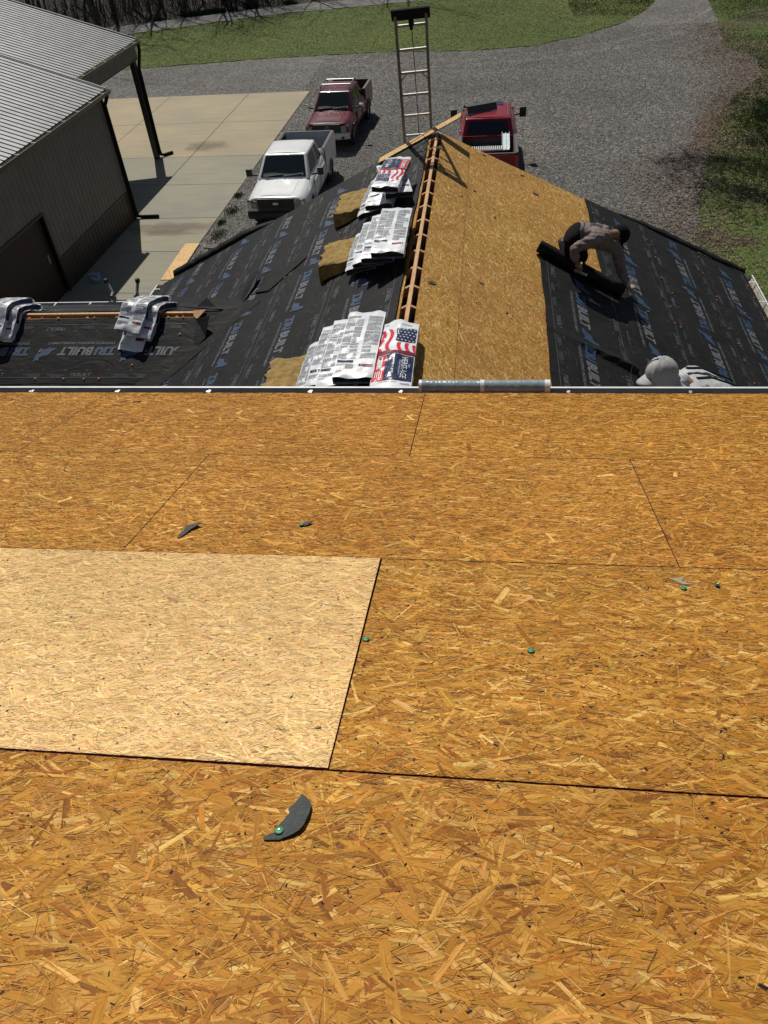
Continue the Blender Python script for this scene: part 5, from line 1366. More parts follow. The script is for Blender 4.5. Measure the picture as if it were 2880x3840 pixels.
def pickup(name, label, x, y, ang, col, P):
    """local frame: front bumper at y=0, tail towards +y, +x = the car's left when it faces -y... z up"""
    rt = bpy.data.objects.new(name, None); COL.objects.link(rt); rt.location = (x, y, ZG); rt.rotation_euler = (0, 0, ang)
    ORIG[rt.name] = Vector((0, 0, 0)); tag(rt, label, 'pickup truck', 'pickups parked in the yard')
    W = P['W'] / 2; L = P['L']; hb = P['hood']; bl = P['belt']; rh = P['roof']
    body = paint(name + '_paint', col); MAT[name] = body
    a_ws0, a_ws1, a_rr, a_cb = P['ws0'], P['ws1'], P['rr'], P['cb']
    # lower body: loft of half sections mirrored
    def section(a):
        if a < a_ws0:
            f = a / a_ws0; top = hb * (.965 + .035 * min(1, f * 2)) + (bl - hb) * max(0, f - .3) * .9; nose = min(1, .90 + f * .45)
            tw = .86
        else: top = bl; nose = 1; tw = .90
        w = W * nose
        return [(w * .90, .42), (w * .965, .50), (w * 1.0, .72), (w * .985, top - .16), (w * tw, top - .02), (w * tw * .86, top + .012), (0, top + .028)]
    st = [0.10, .16, .30, .6, 1.0, a_ws0 - .02, a_ws0 + .2, (a_ws0 + a_cb) / 2, a_cb]
    mb = MB(); secs = []
    for a in st:
        h = section(a); ring = [(px, a, z) for px, z in h] + [(-px, a, z) for px, z in h[-2::-1]]
        if a == st[0]: ring = [(px * .985, a_, z * .99 if z > .6 else z) for px, a_, z in ring]
        secs.append(ring)
    n = len(secs[0])
    for r_ in secs: mb.v.extend(r_)
    for i in range(len(st) - 1):
        for k in range(n - 1):
            a = i * n + k; mb.f.append((a, a + 1, a + 1 + n, a + n)); mb.m.append(0)
        mb.f.append((i * n + n - 1, i * n, i * n + n, i * n + 2 * n - 1)); mb.m.append(0)
    for r_ in (0, len(st) - 1): mb.f.append(tuple(r_ * n + k for k in range(n))); mb.m.append(0)
    mb.build('body', body, rt, smooth=True)
    # hood crease panel
    mb = MB(); mb.grid(lambda u, v: ((u - .5) * W * 1.02 * (1 + .12 * v), .22 + (a_ws0 - .32) * v, section(.22 + (a_ws0 - .32) * v)[-1][1] + .012 - .05 * (u - .5) ** 2 * 1.2), 8, 8); mb.build('hood', body, rt, smooth=True)
    # cab
    wb, wt = W * .885, W * P.get('wt', .70)
    B = [(-wb, a_ws0), (wb, a_ws0), (wb, a_cb), (-wb, a_cb)]; T = [(-wt, a_ws1), (wt, a_ws1), (wt, a_rr), (-wt, a_rr)]
    mb = MB()
    vs = [(px, py, bl - .03) for px, py in B] + [(px, py, rh - .03) for px, py in T]
    mb.add(vs, [(0, 1, 5, 4), (1, 2, 6, 5), (2, 3, 7, 6), (3, 0, 4, 7), (4, 5, 6, 7), (3, 2, 1, 0)])
    mb.build('cab', body, rt, smooth=True, bevel=.06, seg=3)
    # roof skin, crowned, with pressed ribs
    mb = MB()
    def rf(u, v):
        px = (u - .5) * 2 * (wt - .05); py = a_ws1 + .05 + (a_rr - a_ws1 - .1) * v
        z = rh + .018 * (1 - (2 * u - 1) ** 2) * (1 - (2 * v - 1) ** 2 * .5)
        if P.get('ribs') and .12 < v < .9: z -= .008 * max(0, math.cos(u * 6 * 2 * math.pi)) ** 8
        return (px, py, z - .027 * (abs(2 * u - 1) ** 6) - .02 * abs(2 * v - 1) ** 6)
    mb.grid(rf, 48, 10); mb.build('roof', body, rt, smooth=True)
    def face(i, j, u, v, off):      # point on a cab side: i,j corner indices
        a = Vector(vs[i]).lerp(Vector(vs[j]), u); b_ = Vector(vs[i + 4]).lerp(Vector(vs[j + 4]), u); p = a.lerp(b_, v)
        nrm = (Vector(vs[j]) - Vector(vs[i])).cross(Vector(vs[i + 4]) - Vector(vs[i])).normalized()
        return p + nrm * off
    def pane(nm, i, j, us, vs_, r=.0, mat='glass', off=.005, parent=rt):
        mb = MB(); mb.grid(lambda a, b_: face(i, j, us[0] + (us[1] - us[0]) * a, vs_[0] + (vs_[1] - vs_[0]) * b_, off + .012 * (1 - (2 * a - 1) ** 2) * (1 if i in (0, 2) else .3)), 6, 4)
        return mb.build(nm, MAT[mat], parent, smooth=True, fix=False)
    ws = pane('windshield', 0, 1, (.055, .945), (.10, .93))
    # dash visible as pale band low in the glass, wipers
    mb = MB(); mb.grid(lambda a, b_: face(0, 1, .10 + .80 * a, .12 + .12 * b_ + .03 * math.sin(a * 7), .0205), 8, 1); mb.build('dashboard', MAT['dash'], ws, fix=False)
    for u0 in (.14, .50):
        mb = MB(); mb.bar(face(0, 1, u0, .12, .028), face(0, 1, u0 + .36, .20, .03), .02, .015); mb.build('wiper', MAT['blackp'], rt)
    pane('rear_window', 2, 3, (.09, .91), (.16, .86))
    for (i, j) in ((1, 2), (3, 0)):
        rng_ = [(.10, .53), (.57, .93)] if P['doors'] == 4 else ([(.12, .62), (.66, .93)] if P['doors'] == 3 else [(.12, .88)])
        for (u0, u1) in rng_:
            if i == 3: u0, u1 = 1 - u1, 1 - u0
            pane('side_window', i, j, (u0, u1), (.10, .86))
    # doors with handles
    dl = [(a_ws0 + .22, (a_ws0 + a_cb) / 2 + .12), ((a_ws0 + a_cb) / 2 + .14, a_cb - .06)] if P['doors'] >= 3 else [(a_ws0 + .22, a_cb - .12)]
    for sx in (-1, 1):
        for (d0, d1) in dl:
            mb = MB()
            mb.grid(lambda a, b_: (sx * (W * (1.0 - .015 * max(0, b_ * 2 - 1)) + .006), d0 + (d1 - d0) * a, .5 + (bl - .16 - .5) * b_), 3, 3)
            d_ = mb.build('door', body, rt, smooth=True)
            md = d_.modifiers.new('t', 'SOLIDIFY'); md.thickness = .01; md.offset = -1
            for ye in (d0 - .012, d1 + .012):
                m3 = MB(); m3.bar((sx * (W + .003), ye, .52), (sx * (W * .99 + .003), ye, bl - .05), .016, .012); m3.build('door_gap', MAT['blackp'], d_)
            mb = MB(); mb.bar((sx * (W + .025), d1 - .28, bl - .24), (sx * (W + .025), d1 - .10, bl - .24), .03, .035); mb.build('handle', MAT[P.get('trim', 'chrome')], d_)
        # mirror
        mb = MB(); mb.bar((sx * W * .93, a_ws0 + .32, bl + .02), (sx * (W + .14), a_ws0 + .30, bl + .06), .05, .05); 
        bx = P.get('mir', (.20, .10, .16)); mb2 = MB(); mb2.box((sx * (W + .12 + bx[0] / 2), a_ws0 + .32, bl + .12), bx)
        ar = mb2.build('mirror', MAT[P.get('mirmat', 'blackp')], rt, smooth=True, bevel=.02); mb.build('mirror_arm', MAT['blackp'], ar)
    # bed: open box
    a0, a1 = a_cb + .02, L - .05; rail = P['rail']
    mb = MB()
    for sx in (-1, 1):
        mb.grid(lambda a, b_: (sx * W * (.985 + .015 * math.sin(b_ * 3.1)), a0 + (a1 - a0) * a, .50 + (rail - .50) * b_), 6, 5)
        mb.box((sx * (W * .985 - .055), (a0 + a1) / 2, rail - .02), (.11, a1 - a0, .05))
        mb.grid(lambda a, b_: (sx * (W * .985 - .11), a0 + (a1 - a0) * a, .62 + (rail - .62) * b_), 1, 1)
    mb.box((0, a0 + .02, (rail + .6) / 2), (W * 1.9, .04, rail - .6))
    mb.build('bed', body, rt, smooth=True)
    mb = MB(); mb.box((0, (a0 + a1) / 2, .63), (W * 1.74, a1 - a0 - .05, .04)); mb.box((0, a0 + .06, (rail + .6) / 2 - .02), (W * 1.72, .03, rail - .66))
    for sx in (-1, 1):
        mb.box((sx * (W * .985 - .125), (a0 + a1) / 2, (rail + .62) / 2), (.02, a1 - a0 - .06, rail - .64)); mb.box((sx * (W * .985 - .055), (a0 + a1) / 2, rail + .012), (.10, a1 - a0 - .02, .014))
        mb.box((sx * W * .60, a1 - 1.25, .76), (.24, .9, .26))
    for k in range(9): mb.box(((k - 4) * W * .19, (a0 + a1) / 2, .656), (.05, a1 - a0 - .1, .016))
    mb.build('bed_liner', MAT['liner'], rt)
    mb = MB(); mb.box((0, a1, (rail + .52) / 2), (W * 1.86, .06, rail - .52)); mb.build('tailgate', body, rt, smooth=True, bevel=.015)
    mb = MB(); mb.box((0, a1 + .02, rail + .0), (W * 1.84, .075, .03)); mb.build('tailgate_cap', MAT['blackp'], rt)
    mb = MB(); mb.box((0, L + .03, .52), (W * 1.86, .16, .20)); mb.build('rear_bumper', MAT[P.get('bump', 'chrome')], rt, smooth=True, bevel=.03)
    for sx in (-1, 1):
        mb = MB(); mb.box((sx * (W * .985 - .05), a1 + .01, rail - .28), (.12, .06, .42)); mb.build('tail_lamp', MAT['redlamp'], rt, bevel=.01)
    # nose: grille, lamps, bumper, badge
    mb = MB(); mb.box((0, .075, hb - .245), (W * 1.20, .07, .40)); gr_ = mb.build('grille', MAT['blackp'], rt, bevel=.015)
    mb = MB()
    for k in range(5): mb.box((0, .036, hb - .115 - .05 * k), (W * 1.10, .012, .012))
    if P.get('bars'):
        mb.bar((-.20, .03, hb - .10), (-.09, .03, hb - .33), .03, .02); mb.bar((.20, .03, hb - .10), (.09, .03, hb - .33), .03, .02)
    mb.build('grille_bars', MAT['blackp'], gr_)
    mb = MB()
    if P['badge'] == 'oval': mb.sphere((0, .03, hb - .20), 1, 16, 8, sc=(.105, .02, .045)); bm_ = 'rim'
    else:
        mb.tube([(.065 * math.cos(i / 20 * 6.283), .03, hb - .165 + .065 * math.sin(i / 20 * 6.283)) for i in range(21)], .010, 6); mb.box((0, .026, hb - .165), (.16, .012, .028)); bm_ = 'chrome'
    mb.build('badge', MAT[bm_ if P['badge'] != 'oval' else 'cap'], gr_, smooth=True)
    for sx in (-1, 1):
        mb = MB(); mb.prism([(-W * .175, -.15), (W * .175, -.13), (W * .165, .125), (-W * .165, .10)], lambda a, b_, h, sx=sx: Vector((sx * (W * .795 + a), .05 + .16 * max(0, a / (W * .175)) ** 2 + .04 * (b_ + .1) - h, hb - .215 + b_)), .05); mb.build('headlamp', MAT['lamp'], rt, smooth=True, bevel=.02)
    bc = P.get('fbump', 'blackp')
    mb = MB(); mb.grid(lambda a, b_: ((a - .5) * 2 * W * .99, .02 + .11 * abs(2 * a - 1) ** 3 - .05 * math.sin(b_ * 3.14), .40 + .26 * b_), 16, 5)
    fb = mb.build('front_bumper', MAT[bc], rt, smooth=True); md = fb.modifiers.new('t', 'SOLIDIFY'); md.thickness = .05
    for sx in (-1, 1):
        mb = MB(); mb.tube([(sx * W * .70, -.045, .50), (sx * W * .70, -.055, .50)], .055, 12); mb.build('fog_lamp', MAT['blackp'], fb, smooth=True)
    mb = MB(); mb.box((0, L / 2, .44), (W * 1.55, L - .5, .22)); mb.build('chassis', MAT['blackp'], rt)
    # wheels and arches
    for a in (P['wf'], P['wr']):
        for sx in (-1, 1):
            wr = P['wrad']; c = Vector((sx * (W - .115), a, wr))
            mb = MB(); R9 = [(-.12, wr * .62), (-.125, wr * .93), (-.10, wr), (.10, wr), (.125, wr * .93), (.12, wr * .62)]
            n = 28
            for k in range(n):
                an = k / n * 6.283
                for (dx, rr) in R9: mb.v.append((c.x + dx, c.y + rr * math.cos(an), c.z + rr * math.sin(an)))
            for k in range(n):
                for j in range(5):
                    a_ = k * 6 + j; b_ = ((k + 1) % n) * 6 + j; mb.f.append((a_, a_ + 1, b_ + 1, b_)); mb.m.append(0)
            ty = MB(); ty.v, ty.f, ty.m = mb.v, mb.f, mb.m
            wh = bpy.data.objects.new('wheel', None); COL.objects.link(wh); wh.parent = rt; ORIG[wh.name] = Vector((0, 0, 0))
            ty.build('tyre', MAT['tyre'], wh, smooth=True)
            mb = MB(); mb.tube([c + Vector((sx * .10, 0, 0)), c + Vector((sx * .075, 0, 0))], [wr * .2, wr * .22], 12)
            mb.tube([c + Vector((sx * .06, 0, 0)), c + Vector((sx * .04, 0, 0))], wr * .62, 20)
            for k in range(6):
                an = k / 6 * 6.283; mb.bar(c + Vector((sx * .085, 0, 0)), c + Vector((sx * .08, wr * .6 * math.cos(an), wr * .6 * math.sin(an))), .06, .03, up=(1, 0, 0))
            mb.build('rim', MAT['rim'], wh)
            # black patch painted in for the shaded wheel opening, with a flared lip
            mb = MB(); N_ = 18; o_ = W * 1.0 + .007
            pts = [(sx * o_, a + (wr + .075) * math.cos(i / N_ * 3.1416), max(.42, wr + .02 + (wr + .05) * math.sin(i / N_ * 3.1416))) for i in range(N_ + 1)]
            mb.add(pts, [tuple(range(N_ + 1))]); mb.build('arch_shade_patch', MAT['blackp'], rt, fix=False)
            mb = MB(); mb.tube([(p[0], p[1], p[2]) for p in pts], .022, 6); mb.build('arch_lip', body, rt, smooth=True)
    return rt, face, body

F = dict(W=2.0, L=5.72, hood=1.10, belt=1.20, roof=1.80, ws0=1.38, ws1=2.08, rr=3.45, cb=3.72, rail=1.36, wf=.98, wr=4.45, wrad=.38, doors=3, ribs=True, badge='oval', bars=True, fbump='blackp', bump='blackp', mir=(.20, .10, .24), wt=.72)
white, _, _ = pickup('white_pickup', 'white pickup parked nose towards the house beside the concrete slab', -6.67, 19.30, -.018, (.74, .75, .74), F)
Nn = dict(W=1.85, L=5.22, hood=1.02, belt=1.12, roof=1.70, ws0=1.30, ws1=1.95, rr=3.42, cb=3.62, rail=1.30, wf=.90, wr=4.10, wrad=.37, doors=4, badge='ring', fbump='silver', bump='chrome', mir=(.18, .10, .15), mirmat='chrome', wt=.70)
MAT['silver'] = paint('silver_bumper', (.60, .60, .58)); MAT['roofbar'] = plain('roof_rail_metal', (.20, .20, .21), .35, .6)
wine, facN, bodN = pickup('wine_red_pickup', 'dark red four door pickup with roof rack, parked behind the white one', -6.26, 27.05, -.06, (.115, .009, .018), Nn)
rack = bpy.data.objects.new('roof_rack', None); COL.objects.link(rack); rack.parent = wine; ORIG[rack.name] = Vector((0, 0, 0))
for sx in (-1, 1):
    mb = MB(); mb.tube([(sx * .60, 2.02, 1.70), (sx * .60, 2.12, 1.80), (sx * .60, 3.2, 1.83), (sx * .60, 3.36, 1.72)], .028, 8); mb.build('side_rail', MAT['roofbar'], rack, smooth=True)
for yy in (2.35, 3.1):
    mb = MB(); mb.tube([(-.60, yy, 1.83), (.60, yy, 1.83)], .018, 8); mb.build('cross_bar', MAT['roofbar'], rack, smooth=True)
mb = MB(); mb.sphere((0, 2.25, 1.73), .03); mb.build('roof_aerial', MAT['cap'], wine, smooth=True)
Rr = dict(W=2.03, L=6.3, hood=1.28, belt=1.36, roof=1.96, ws0=1.55, ws1=2.25, rr=4.05, cb=4.40, rail=1.48, wf=1.0, wr=4.95, wrad=.42, doors=4, badge='oval', fbump='chrome', bump='chrome', mir=(.24, .12, .34), wt=.76)
red, facR, bodR = pickup('bright_red_pickup', 'bright red pickup seen from behind, beyond the peak of the lower gable', .05, 27.76, math.pi, (.24, .007, .018), Rr)
mb = MB(); mb.grid(lambda a, b_: ((a - .5) * 1.05, 2.34 + .42 * b_, 1.985), 6, 3); mb.build('sunroof', MAT['glass'], red, fix=False)
mb = MB()
for sx in (-1, 1): mb.box((sx * .66, 3.15, 1.958), (.025, 1.6, .012))
mb.build('roof_groove', MAT['blackp'], red)
mb = MB(); mb.box((0, 4.07, 1.955), (.34, .03, .03)); mb.build('brake_lamp', MAT['redlamp'], red)
# interior glimpse: seats behind the rear glass are dark; a reflection painted as a pale bar
mb = MB(); mb.grid(lambda a, b_: facR(2, 3, .2 + .6 * a, .20 + .02 * b_, .021), 4, 1); mb.build('glass_reflection', MAT['dash'], red, fix=False)
# load in / on the red truck
def rl(x, y, z): return Vector((.05 - x, 27.76 - y, ZG + z))
fl_ = thing('bent_flashing', rl(.28, 3.35, 1.99), 'black bent metal flashing lying on the roof of the bright red pickup', 'flashing')
mb = MB(); Rz = Matrix.Rotation(.42, 3, 'Z')
cs = [(-.22, -.10), (-.10, .10), (.16, .10), (.24, -.02)]
vs = []
for e in (-.55, .55):
    for (q_, z_) in cs: vs.append(rl(.28, 3.35, 2.10) + Rz @ Vector((e, q_, z_)))
mb.add(vs, [(0, 1, 5, 4), (1, 2, 6, 5), (2, 3, 7, 6)])
o = mb.build('bent_sheet', MAT['scrap'], fl_); md = o.modifiers.new('t', 'SOLIDIFY'); md.thickness = .006
cr = thing('ribbed_crate', rl(-.05, 4.85, .66), 'white ribbed plastic crate in the bed of the bright red pickup', 'crate')
mb = MB(); mb.box(rl(-.05, 4.85, .93), (1.25, .34, .5)); mb.build('crate_body', MAT['liner'], cr, bevel=.02)
mb = MB()
for k in range(17): mb.box(rl(-.05 + (k - 8) * .07, 4.85, 1.2), (.035, .34, .05))
mb.box(rl(-.05, 5.03, 1.19), (1.27, .03, .04)); mb.build('crate_lid_ribs', MAT['cap'], cr)
tb = thing('red_fuel_can', rl(.1, 5.35, .66), 'red plastic can standing in the bed of the bright red pickup', 'can')
mb = MB(); mb.box(rl(.1, 5.35, .92), (.5, .34, .50)); mb.build('can_body', plain('red_plastic', (.45, .02, .03), .4), tb, bevel=.05, smooth=True)
mb = MB(); mb.tube([rl(.28, 5.35, 1.16), rl(.28, 5.35, 1.25)], .05, 10); mb.build('can_cap', MAT['blackp'], tb)
bmz = thing('steel_channel', rl(-.66, 5.1, 1.3), 'galvanised steel channel leaning in the bed of the bright red pickup', 'steel channel')
MAT['galv'] = noisy('galvanised', (.42, .50, .50), (.62, .70, .70), 12, .35, metal=.3)
mb = MB(); a, b_ = rl(-.60, 4.55, 1.56), rl(-.60, 5.75, 1.42)
mb.bar(a, b_, .24, .012); mb.bar(a + Vector((.12, 0, .03)), b_ + Vector((.12, 0, .03)), .012, .07); mb.bar(a + Vector((-.12, 0, .03)), b_ + Vector((-.12, 0, .03)), .012, .07); mb.bar(a + Vector((0, 0, .02)), b_ + Vector((0, 0, .02)), .03, .03)
mb.build('channel', MAT['galv'], bmz)

# ================================================================== LADDERS
def ladder(B, D, S, n0, n1, w=.40, label='', rope=True, topcap=True, sp=.305):
    """B: where rung 0 sits, D: unit vector up the ladder, S: unit vector across"""
    B, D, S = Vector(B), Vector(D).normalized(), Vector(S).normalized(); Nn_ = S.cross(D).normalized()
    foot = B + D * (n0 * sp - .15)
    rt = thing('extension_ladder', foot, label, 'ladder')
    for sg in (-1, 1):
        mb = MB(); mb.bar(foot + S * sg * w / 2, B + D * (n1 * sp + .14) + S * sg * w / 2, .032, .085, up=Nn_); mb.build('side_rail', MAT['rail'], rt)
    for k in range(n0, n1 + 1):
        p = B + D * k * sp; mb = MB(); mb.tube([p - S * w / 2, p + S * w / 2], .019, 8); mb.build('rung', MAT['ladder'], rt, smooth=True)
    if topcap:
        e = B + D * (n1 * sp + .14); mb = MB(); mb.bar(e - S * (w / 2 + .05), e + S * (w / 2 + .05), .05, .13, up=D); mb.build('top_cap', MAT['black_metal'], rt, bevel=.01)
        mb = MB(); q_ = e - D * .10; mb.tube([q_ - S * .03, q_ + S * .03], .045, 10); mb.bar(q_, q_ - D * .09, .04, .05); mb.build('pulley', MAT['black_metal'], rt)
    if rope:
        e = B + D * (n1 * sp + .1) - Nn_ * .05; mb = MB(); mb.tube([e, B + D * (n1 - 3) * sp - Nn_ * .06 + S * .01, B + D * (n0 + 1) * sp - Nn_ * .05 + S * .02], .006, 5); mb.build('rope', MAT['rope'], rt)
    for k in ((n1 - 2,) if rope else ()):
        for sg in (-1, 1):
            p = B + D * k * sp; mb = MB(); mb.bar(p + S * sg * w / 2 - D * .11, p + S * sg * (w / 2 - .11), .018, .012, up=Nn_); mb.build('brace', MAT['ladder'], rt)
    return rt
la = R(74)
ladder((-1.0, 7.22, -.15), (0, -math.cos(la), math.sin(la)), (1, 0, .045), -21, 4, w=.40, label='tall extension ladder rising past the gable peak, black cap on top')
# ladder with a stand-off at the side wing
rt = ladder((-5.93, 6.56, -2.62), (0, -math.cos(R(72)), math.sin(R(72))), (1, 0, 0), -13, 0, w=.40, label='ladder at the far gutter of the side wing, with two rubber tipped stand-off arms', rope=False, topcap=False)
for sx in (-1, 1):
    mb = MB(); x0 = -5.93 + sx * .22; xe = -5.99 + sx * .275 - (.0 if sx > 0 else .0)
    mb.tube([(x0 + .02, 6.50, -2.60), (x0 - .02, 6.62, -2.50), (xe, 6.72, -2.38)], .026, 8); ar = mb.build('standoff_arm', MAT['ladder'], rt, smooth=True)
    mb = MB(); mb.tube([(xe - .025, 6.72, -2.36), (xe + .025, 6.72, -2.36)], .042, 12); mb.build('rubber_tip', MAT['black_rubber'], ar, smooth=True)

# ================================================================== PEOPLE
MAT['skin'] = noisy('skin', (.22, .105, .062), (.30, .15, .09), 20, .5)
MAT['hair'] = plain('black_hair', (.010, .009, .008), .6)
def skin_mesh(name, J, edges, mat, parent, root='pelvis', sub=2, wr=0.0, extra=0.0):
    """J: name -> (pos, radius or (rx, ry)); grown with the skin modifier into one surface"""
    keys = [k for k in J if any(k in e for e in edges)]
    off = ORIG[parent.name]
    me = bpy.data.meshes.new(name)
    me.from_pydata([tuple(Vector(J[k][0]) - off) for k in keys], [(keys.index(a), keys.index(b_)) for a, b_ in edges], [])
    ob = bpy.data.objects.new(name, me); COL.objects.link(ob)
    md = ob.modifiers.new('skin', 'SKIN'); md.use_smooth_shade = True
    sv = me.skin_vertices[0].data
    for i, k in enumerate(keys):
        r_ = J[k][1]; r_ = (r_, r_) if not hasattr(r_, '__len__') else r_
        sv[i].radius = (r_[0] + extra, r_[1] + extra); sv[i].use_root = (k == root)
    sb = ob.modifiers.new('sub', 'SUBSURF'); sb.levels = sub; sb.render_levels = sub
    dg = bpy.context.evaluated_depsgraph_get(); dg.update()
    m2 = bpy.data.meshes.new_from_object(ob.evaluated_get(dg)); m2.name = name
    bpy.data.objects.remove(ob)
    if wr:      # cloth creases
        for v in m2.vertices:
            c = v.co; k = math.sin(c.x * 70 + 3 * math.sin(c.y * 31)) * math.sin(c.z * 60 + 2 * math.sin(c.x * 41)) + .6 * math.sin(c.y * 95 + c.z * 55)
            v.co = c + v.normal * k * wr
    m2.materials.clear(); m2.materials.append(mat)
    m2.polygons.foreach_set('use_smooth', [True] * len(m2.polygons))
    o = bpy.data.objects.new(name, m2); COL.objects.link(o); o.parent = parent; ORIG[o.name] = off
    return o

def hand_joints(J, E_, side, wrist, palm_end, up, curl=.5, thumb=1):
    """palm and five fingers; up = back of the hand"""
    w = Vector(J[wrist][0]); d = (Vector(palm_end) - w).normalized(); u = (Vector(up) - d * Vector(up).dot(d)).normalized(); s_ = d.cross(u)
    J[side + 'palm'] = (w + d * .055, (.030, .020)); E_.append((wrist, side + 'palm'))
    for i, (o_, L) in enumerate(((-.030, .070), (-.010, .080), (.011, .075), (.031, .058))):
        b_ = w + d * .085 + s_ * o_; p1 = b_ + (d * math.cos(curl) - u * math.sin(curl)) * L * .5; p2 = p1 + (d * math.cos(curl * 2.3) - u * math.sin(curl * 2.3)) * L * .5
        n = side + 'f%d' % i; J[n + 'a'] = (b_, .0095); J[n + 'b'] = (p1, .0088); J[n + 'c'] = (p2, .007)
        E_ += [(side + 'palm', n + 'a'), (n + 'a', n + 'b'), (n + 'b', n + 'c')]
    b_ = w + d * .035 + s_ * thumb * -.032; p1 = b_ + (d * .6 - s_ * thumb * .6 - u * .5).normalized() * .035; p2 = p1 + (d * .9 - u * .5).normalized() * .03
    n = side + 'th'; J[n + 'a'] = (b_, .012); J[n + 'b'] = (p1, .0105); J[n + 'c'] = (p2, .0085)
    E_ += [(side + 'palm', n + 'a'), (n + 'a', n + 'b'), (n + 'b', n + 'c')]
    return d, u, s_

def head_parts(root, body_mat, c, fwd, up, r=.095):
    """face features placed on the head: eyes, ears (nose is in the body's skin)"""
    fwd = Vector(fwd).normalized(); up = Vector(up); up = (up - fwd * up.dot(fwd)).normalized(); s_ = fwd.cross(up)
    return Vector(c), fwd, up, s_

def person(label, P, fwd, up, shirt, pants, cap_fn, boots=True):
    rt = thing('person', P['ground'], label, 'person')
    J = {}; E_ = []
    J['pelvis'] = (P['hip'], (.135, .115))
    hip, neck = Vector(P['hip']), Vector(P['neck'])
    J['waist'] = (hip.lerp(neck, .30), (.125, .10)); J['chest'] = (hip.lerp(neck, .66), (.168, .125)); J['collar'] = (hip.lerp(neck, .92), (.085, .075))
    fwd = Vector(fwd).normalized(); up = Vector(up); up = (up - fwd * up.dot(fwd)).normalized(); sd_ = fwd.cross(up)
    hc = Vector(P['head'])
    J['neckj'] = (neck.lerp(hc, .40), .052); J['skull'] = (hc + up * .01, (.084, .092)); J['crown'] = (hc + up * .062 - fwd * .01, (.066, .072))
    J['jaw'] = (hc - up * .055 + fwd * .035, (.052, .050)); J['nose'] = (hc + fwd * .112 - up * .012, .013); J['noseb'] = (hc + fwd * .085 + up * .01, .014)
    E_ += [('pelvis', 'waist'), ('waist', 'chest'), ('chest', 'collar'), ('collar', 'neckj'), ('neckj', 'skull'), ('skull', 'crown'), ('skull', 'jaw'), ('skull', 'noseb'), ('noseb', 'nose')]
    for s_ in 'RL':
        J[s_ + 'sh'] = (P[s_ + 'sh'], .062); J[s_ + 'el'] = (P[s_ + 'el'], .046); J[s_ + 'wr'] = (P[s_ + 'wr'], (.026, .022))
        J[s_ + 'hp'] = (P[s_ + 'hp'], .095); J[s_ + 'kn'] = (P[s_ + 'kn'], .062); J[s_ + 'an'] = (P[s_ + 'an'], .040); J[s_ + 'to'] = (P[s_ + 'to'], (.036, .03))
        E_ += [('chest', s_ + 'sh'), (s_ + 'sh', s_ + 'el'), (s_ + 'el', s_ + 'wr'), ('pelvis', s_ + 'hp'), (s_ + 'hp', s_ + 'kn'), (s_ + 'kn', s_ + 'an'), (s_ + 'an', s_ + 'to')]
    frames = {}
    for s_ in 'RL': frames[s_] = hand_joints(J, E_, s_, s_ + 'wr', P[s_ + 'hd'], P[s_ + 'hup'], P.get(s_ + 'curl', .5), 1 if s_ == 'R' else -1)
    JB = dict(J)
    for k_, f_ in (('pelvis', .8), ('waist', .8), ('chest', .78), ('collar', .8), ('Rsh', .72), ('Lsh', .72), ('Rel', .85), ('Lel', .85), ('Rhp', .8), ('Lhp', .8), ('Rkn', .85), ('Lkn', .85)):
        r_ = J[k_][1]; JB[k_] = (J[k_][0], tuple(q_ * f_ for q_ in r_) if hasattr(r_, '__len__') else r_ * f_)
    skin_mesh('body', JB, E_, MAT['skin'], rt)
    # shirt and trousers over the same skeleton
    wc = {k: Vector(J[k][0]) for k in J}
    JS = dict(J); 
    for s_ in 'RL': JS[s_ + 'cuff'] = (wc[s_ + 'wr'].lerp(wc[s_ + 'el'], .06), .030); 
    ES = [('pelvis', 'waist'), ('waist', 'chest'), ('chest', 'collar')]
    if P.get('hooded'): JS['neckj'] = (neck.lerp(hc, .35), .085); ES.append(('collar', 'neckj'))
    for s_ in 'RL': ES += [('chest', s_ + 'sh'), (s_ + 'sh', s_ + 'el'), (s_ + 'el', s_ + 'cuff')]
    JS['pelvis'] = (hip.lerp(neck, .12), (.130, .112))
    sh = skin_mesh('shirt', JS, ES, shirt, rt, wr=P.get('wr', .0075), extra=.016, sub=3)
    EP = []
    for s_ in 'RL':
        EP += [('pelvis', s_ + 'hp'), (s_ + 'hp', s_ + 'kn'), (s_ + 'kn', s_ + 'an')]
    JP = dict(J); JP['waist'] = (hip.lerp(neck, .16), (.125, .105)); EP.append(('pelvis', 'waist'))
    skin_mesh('trousers', JP, EP, pants, rt, wr=.004, extra=.020)
    for s_ in 'RL':
        mb = MB(); a, b_ = wc[s_ + 'an'], wc[s_ + 'to']; d = (b_ - a).normalized()
        mb.tube([a - d * .06 , a - d * .02, a + d * .05, b_ + d * .01, b_ + d * .06], [.04, .056, .055, .05, .03], 12); mb.build('boot', MAT['hair'], rt, smooth=True)
    # ears, hair
    for sg in (-1, 1):
        mb = MB(); mb.sphere(hc + sd_ * sg * .086 - up * .01 - fwd * .01, 1, 10, 8, sc=(.014, .02, .03)); mb.build('ear', MAT['skin'], rt, smooth=True)
        mb = MB(); mb.sphere(hc + sd_ * sg * .032 + fwd * .083 + up * .012, .013, 10, 8); mb.build('eye', MAT['cap'], rt, smooth=True)
    mb = MB(); mb.bar(hc - up * .052 + fwd * .088 - sd_ * .022, hc - up * .052 + fwd * .088 + sd_ * .022, .008, .007); mb.build('mouth', MAT['ink_maroon'], rt)
    cap_fn(rt, hc, fwd, up, sd_)
    return rt, wc, frames

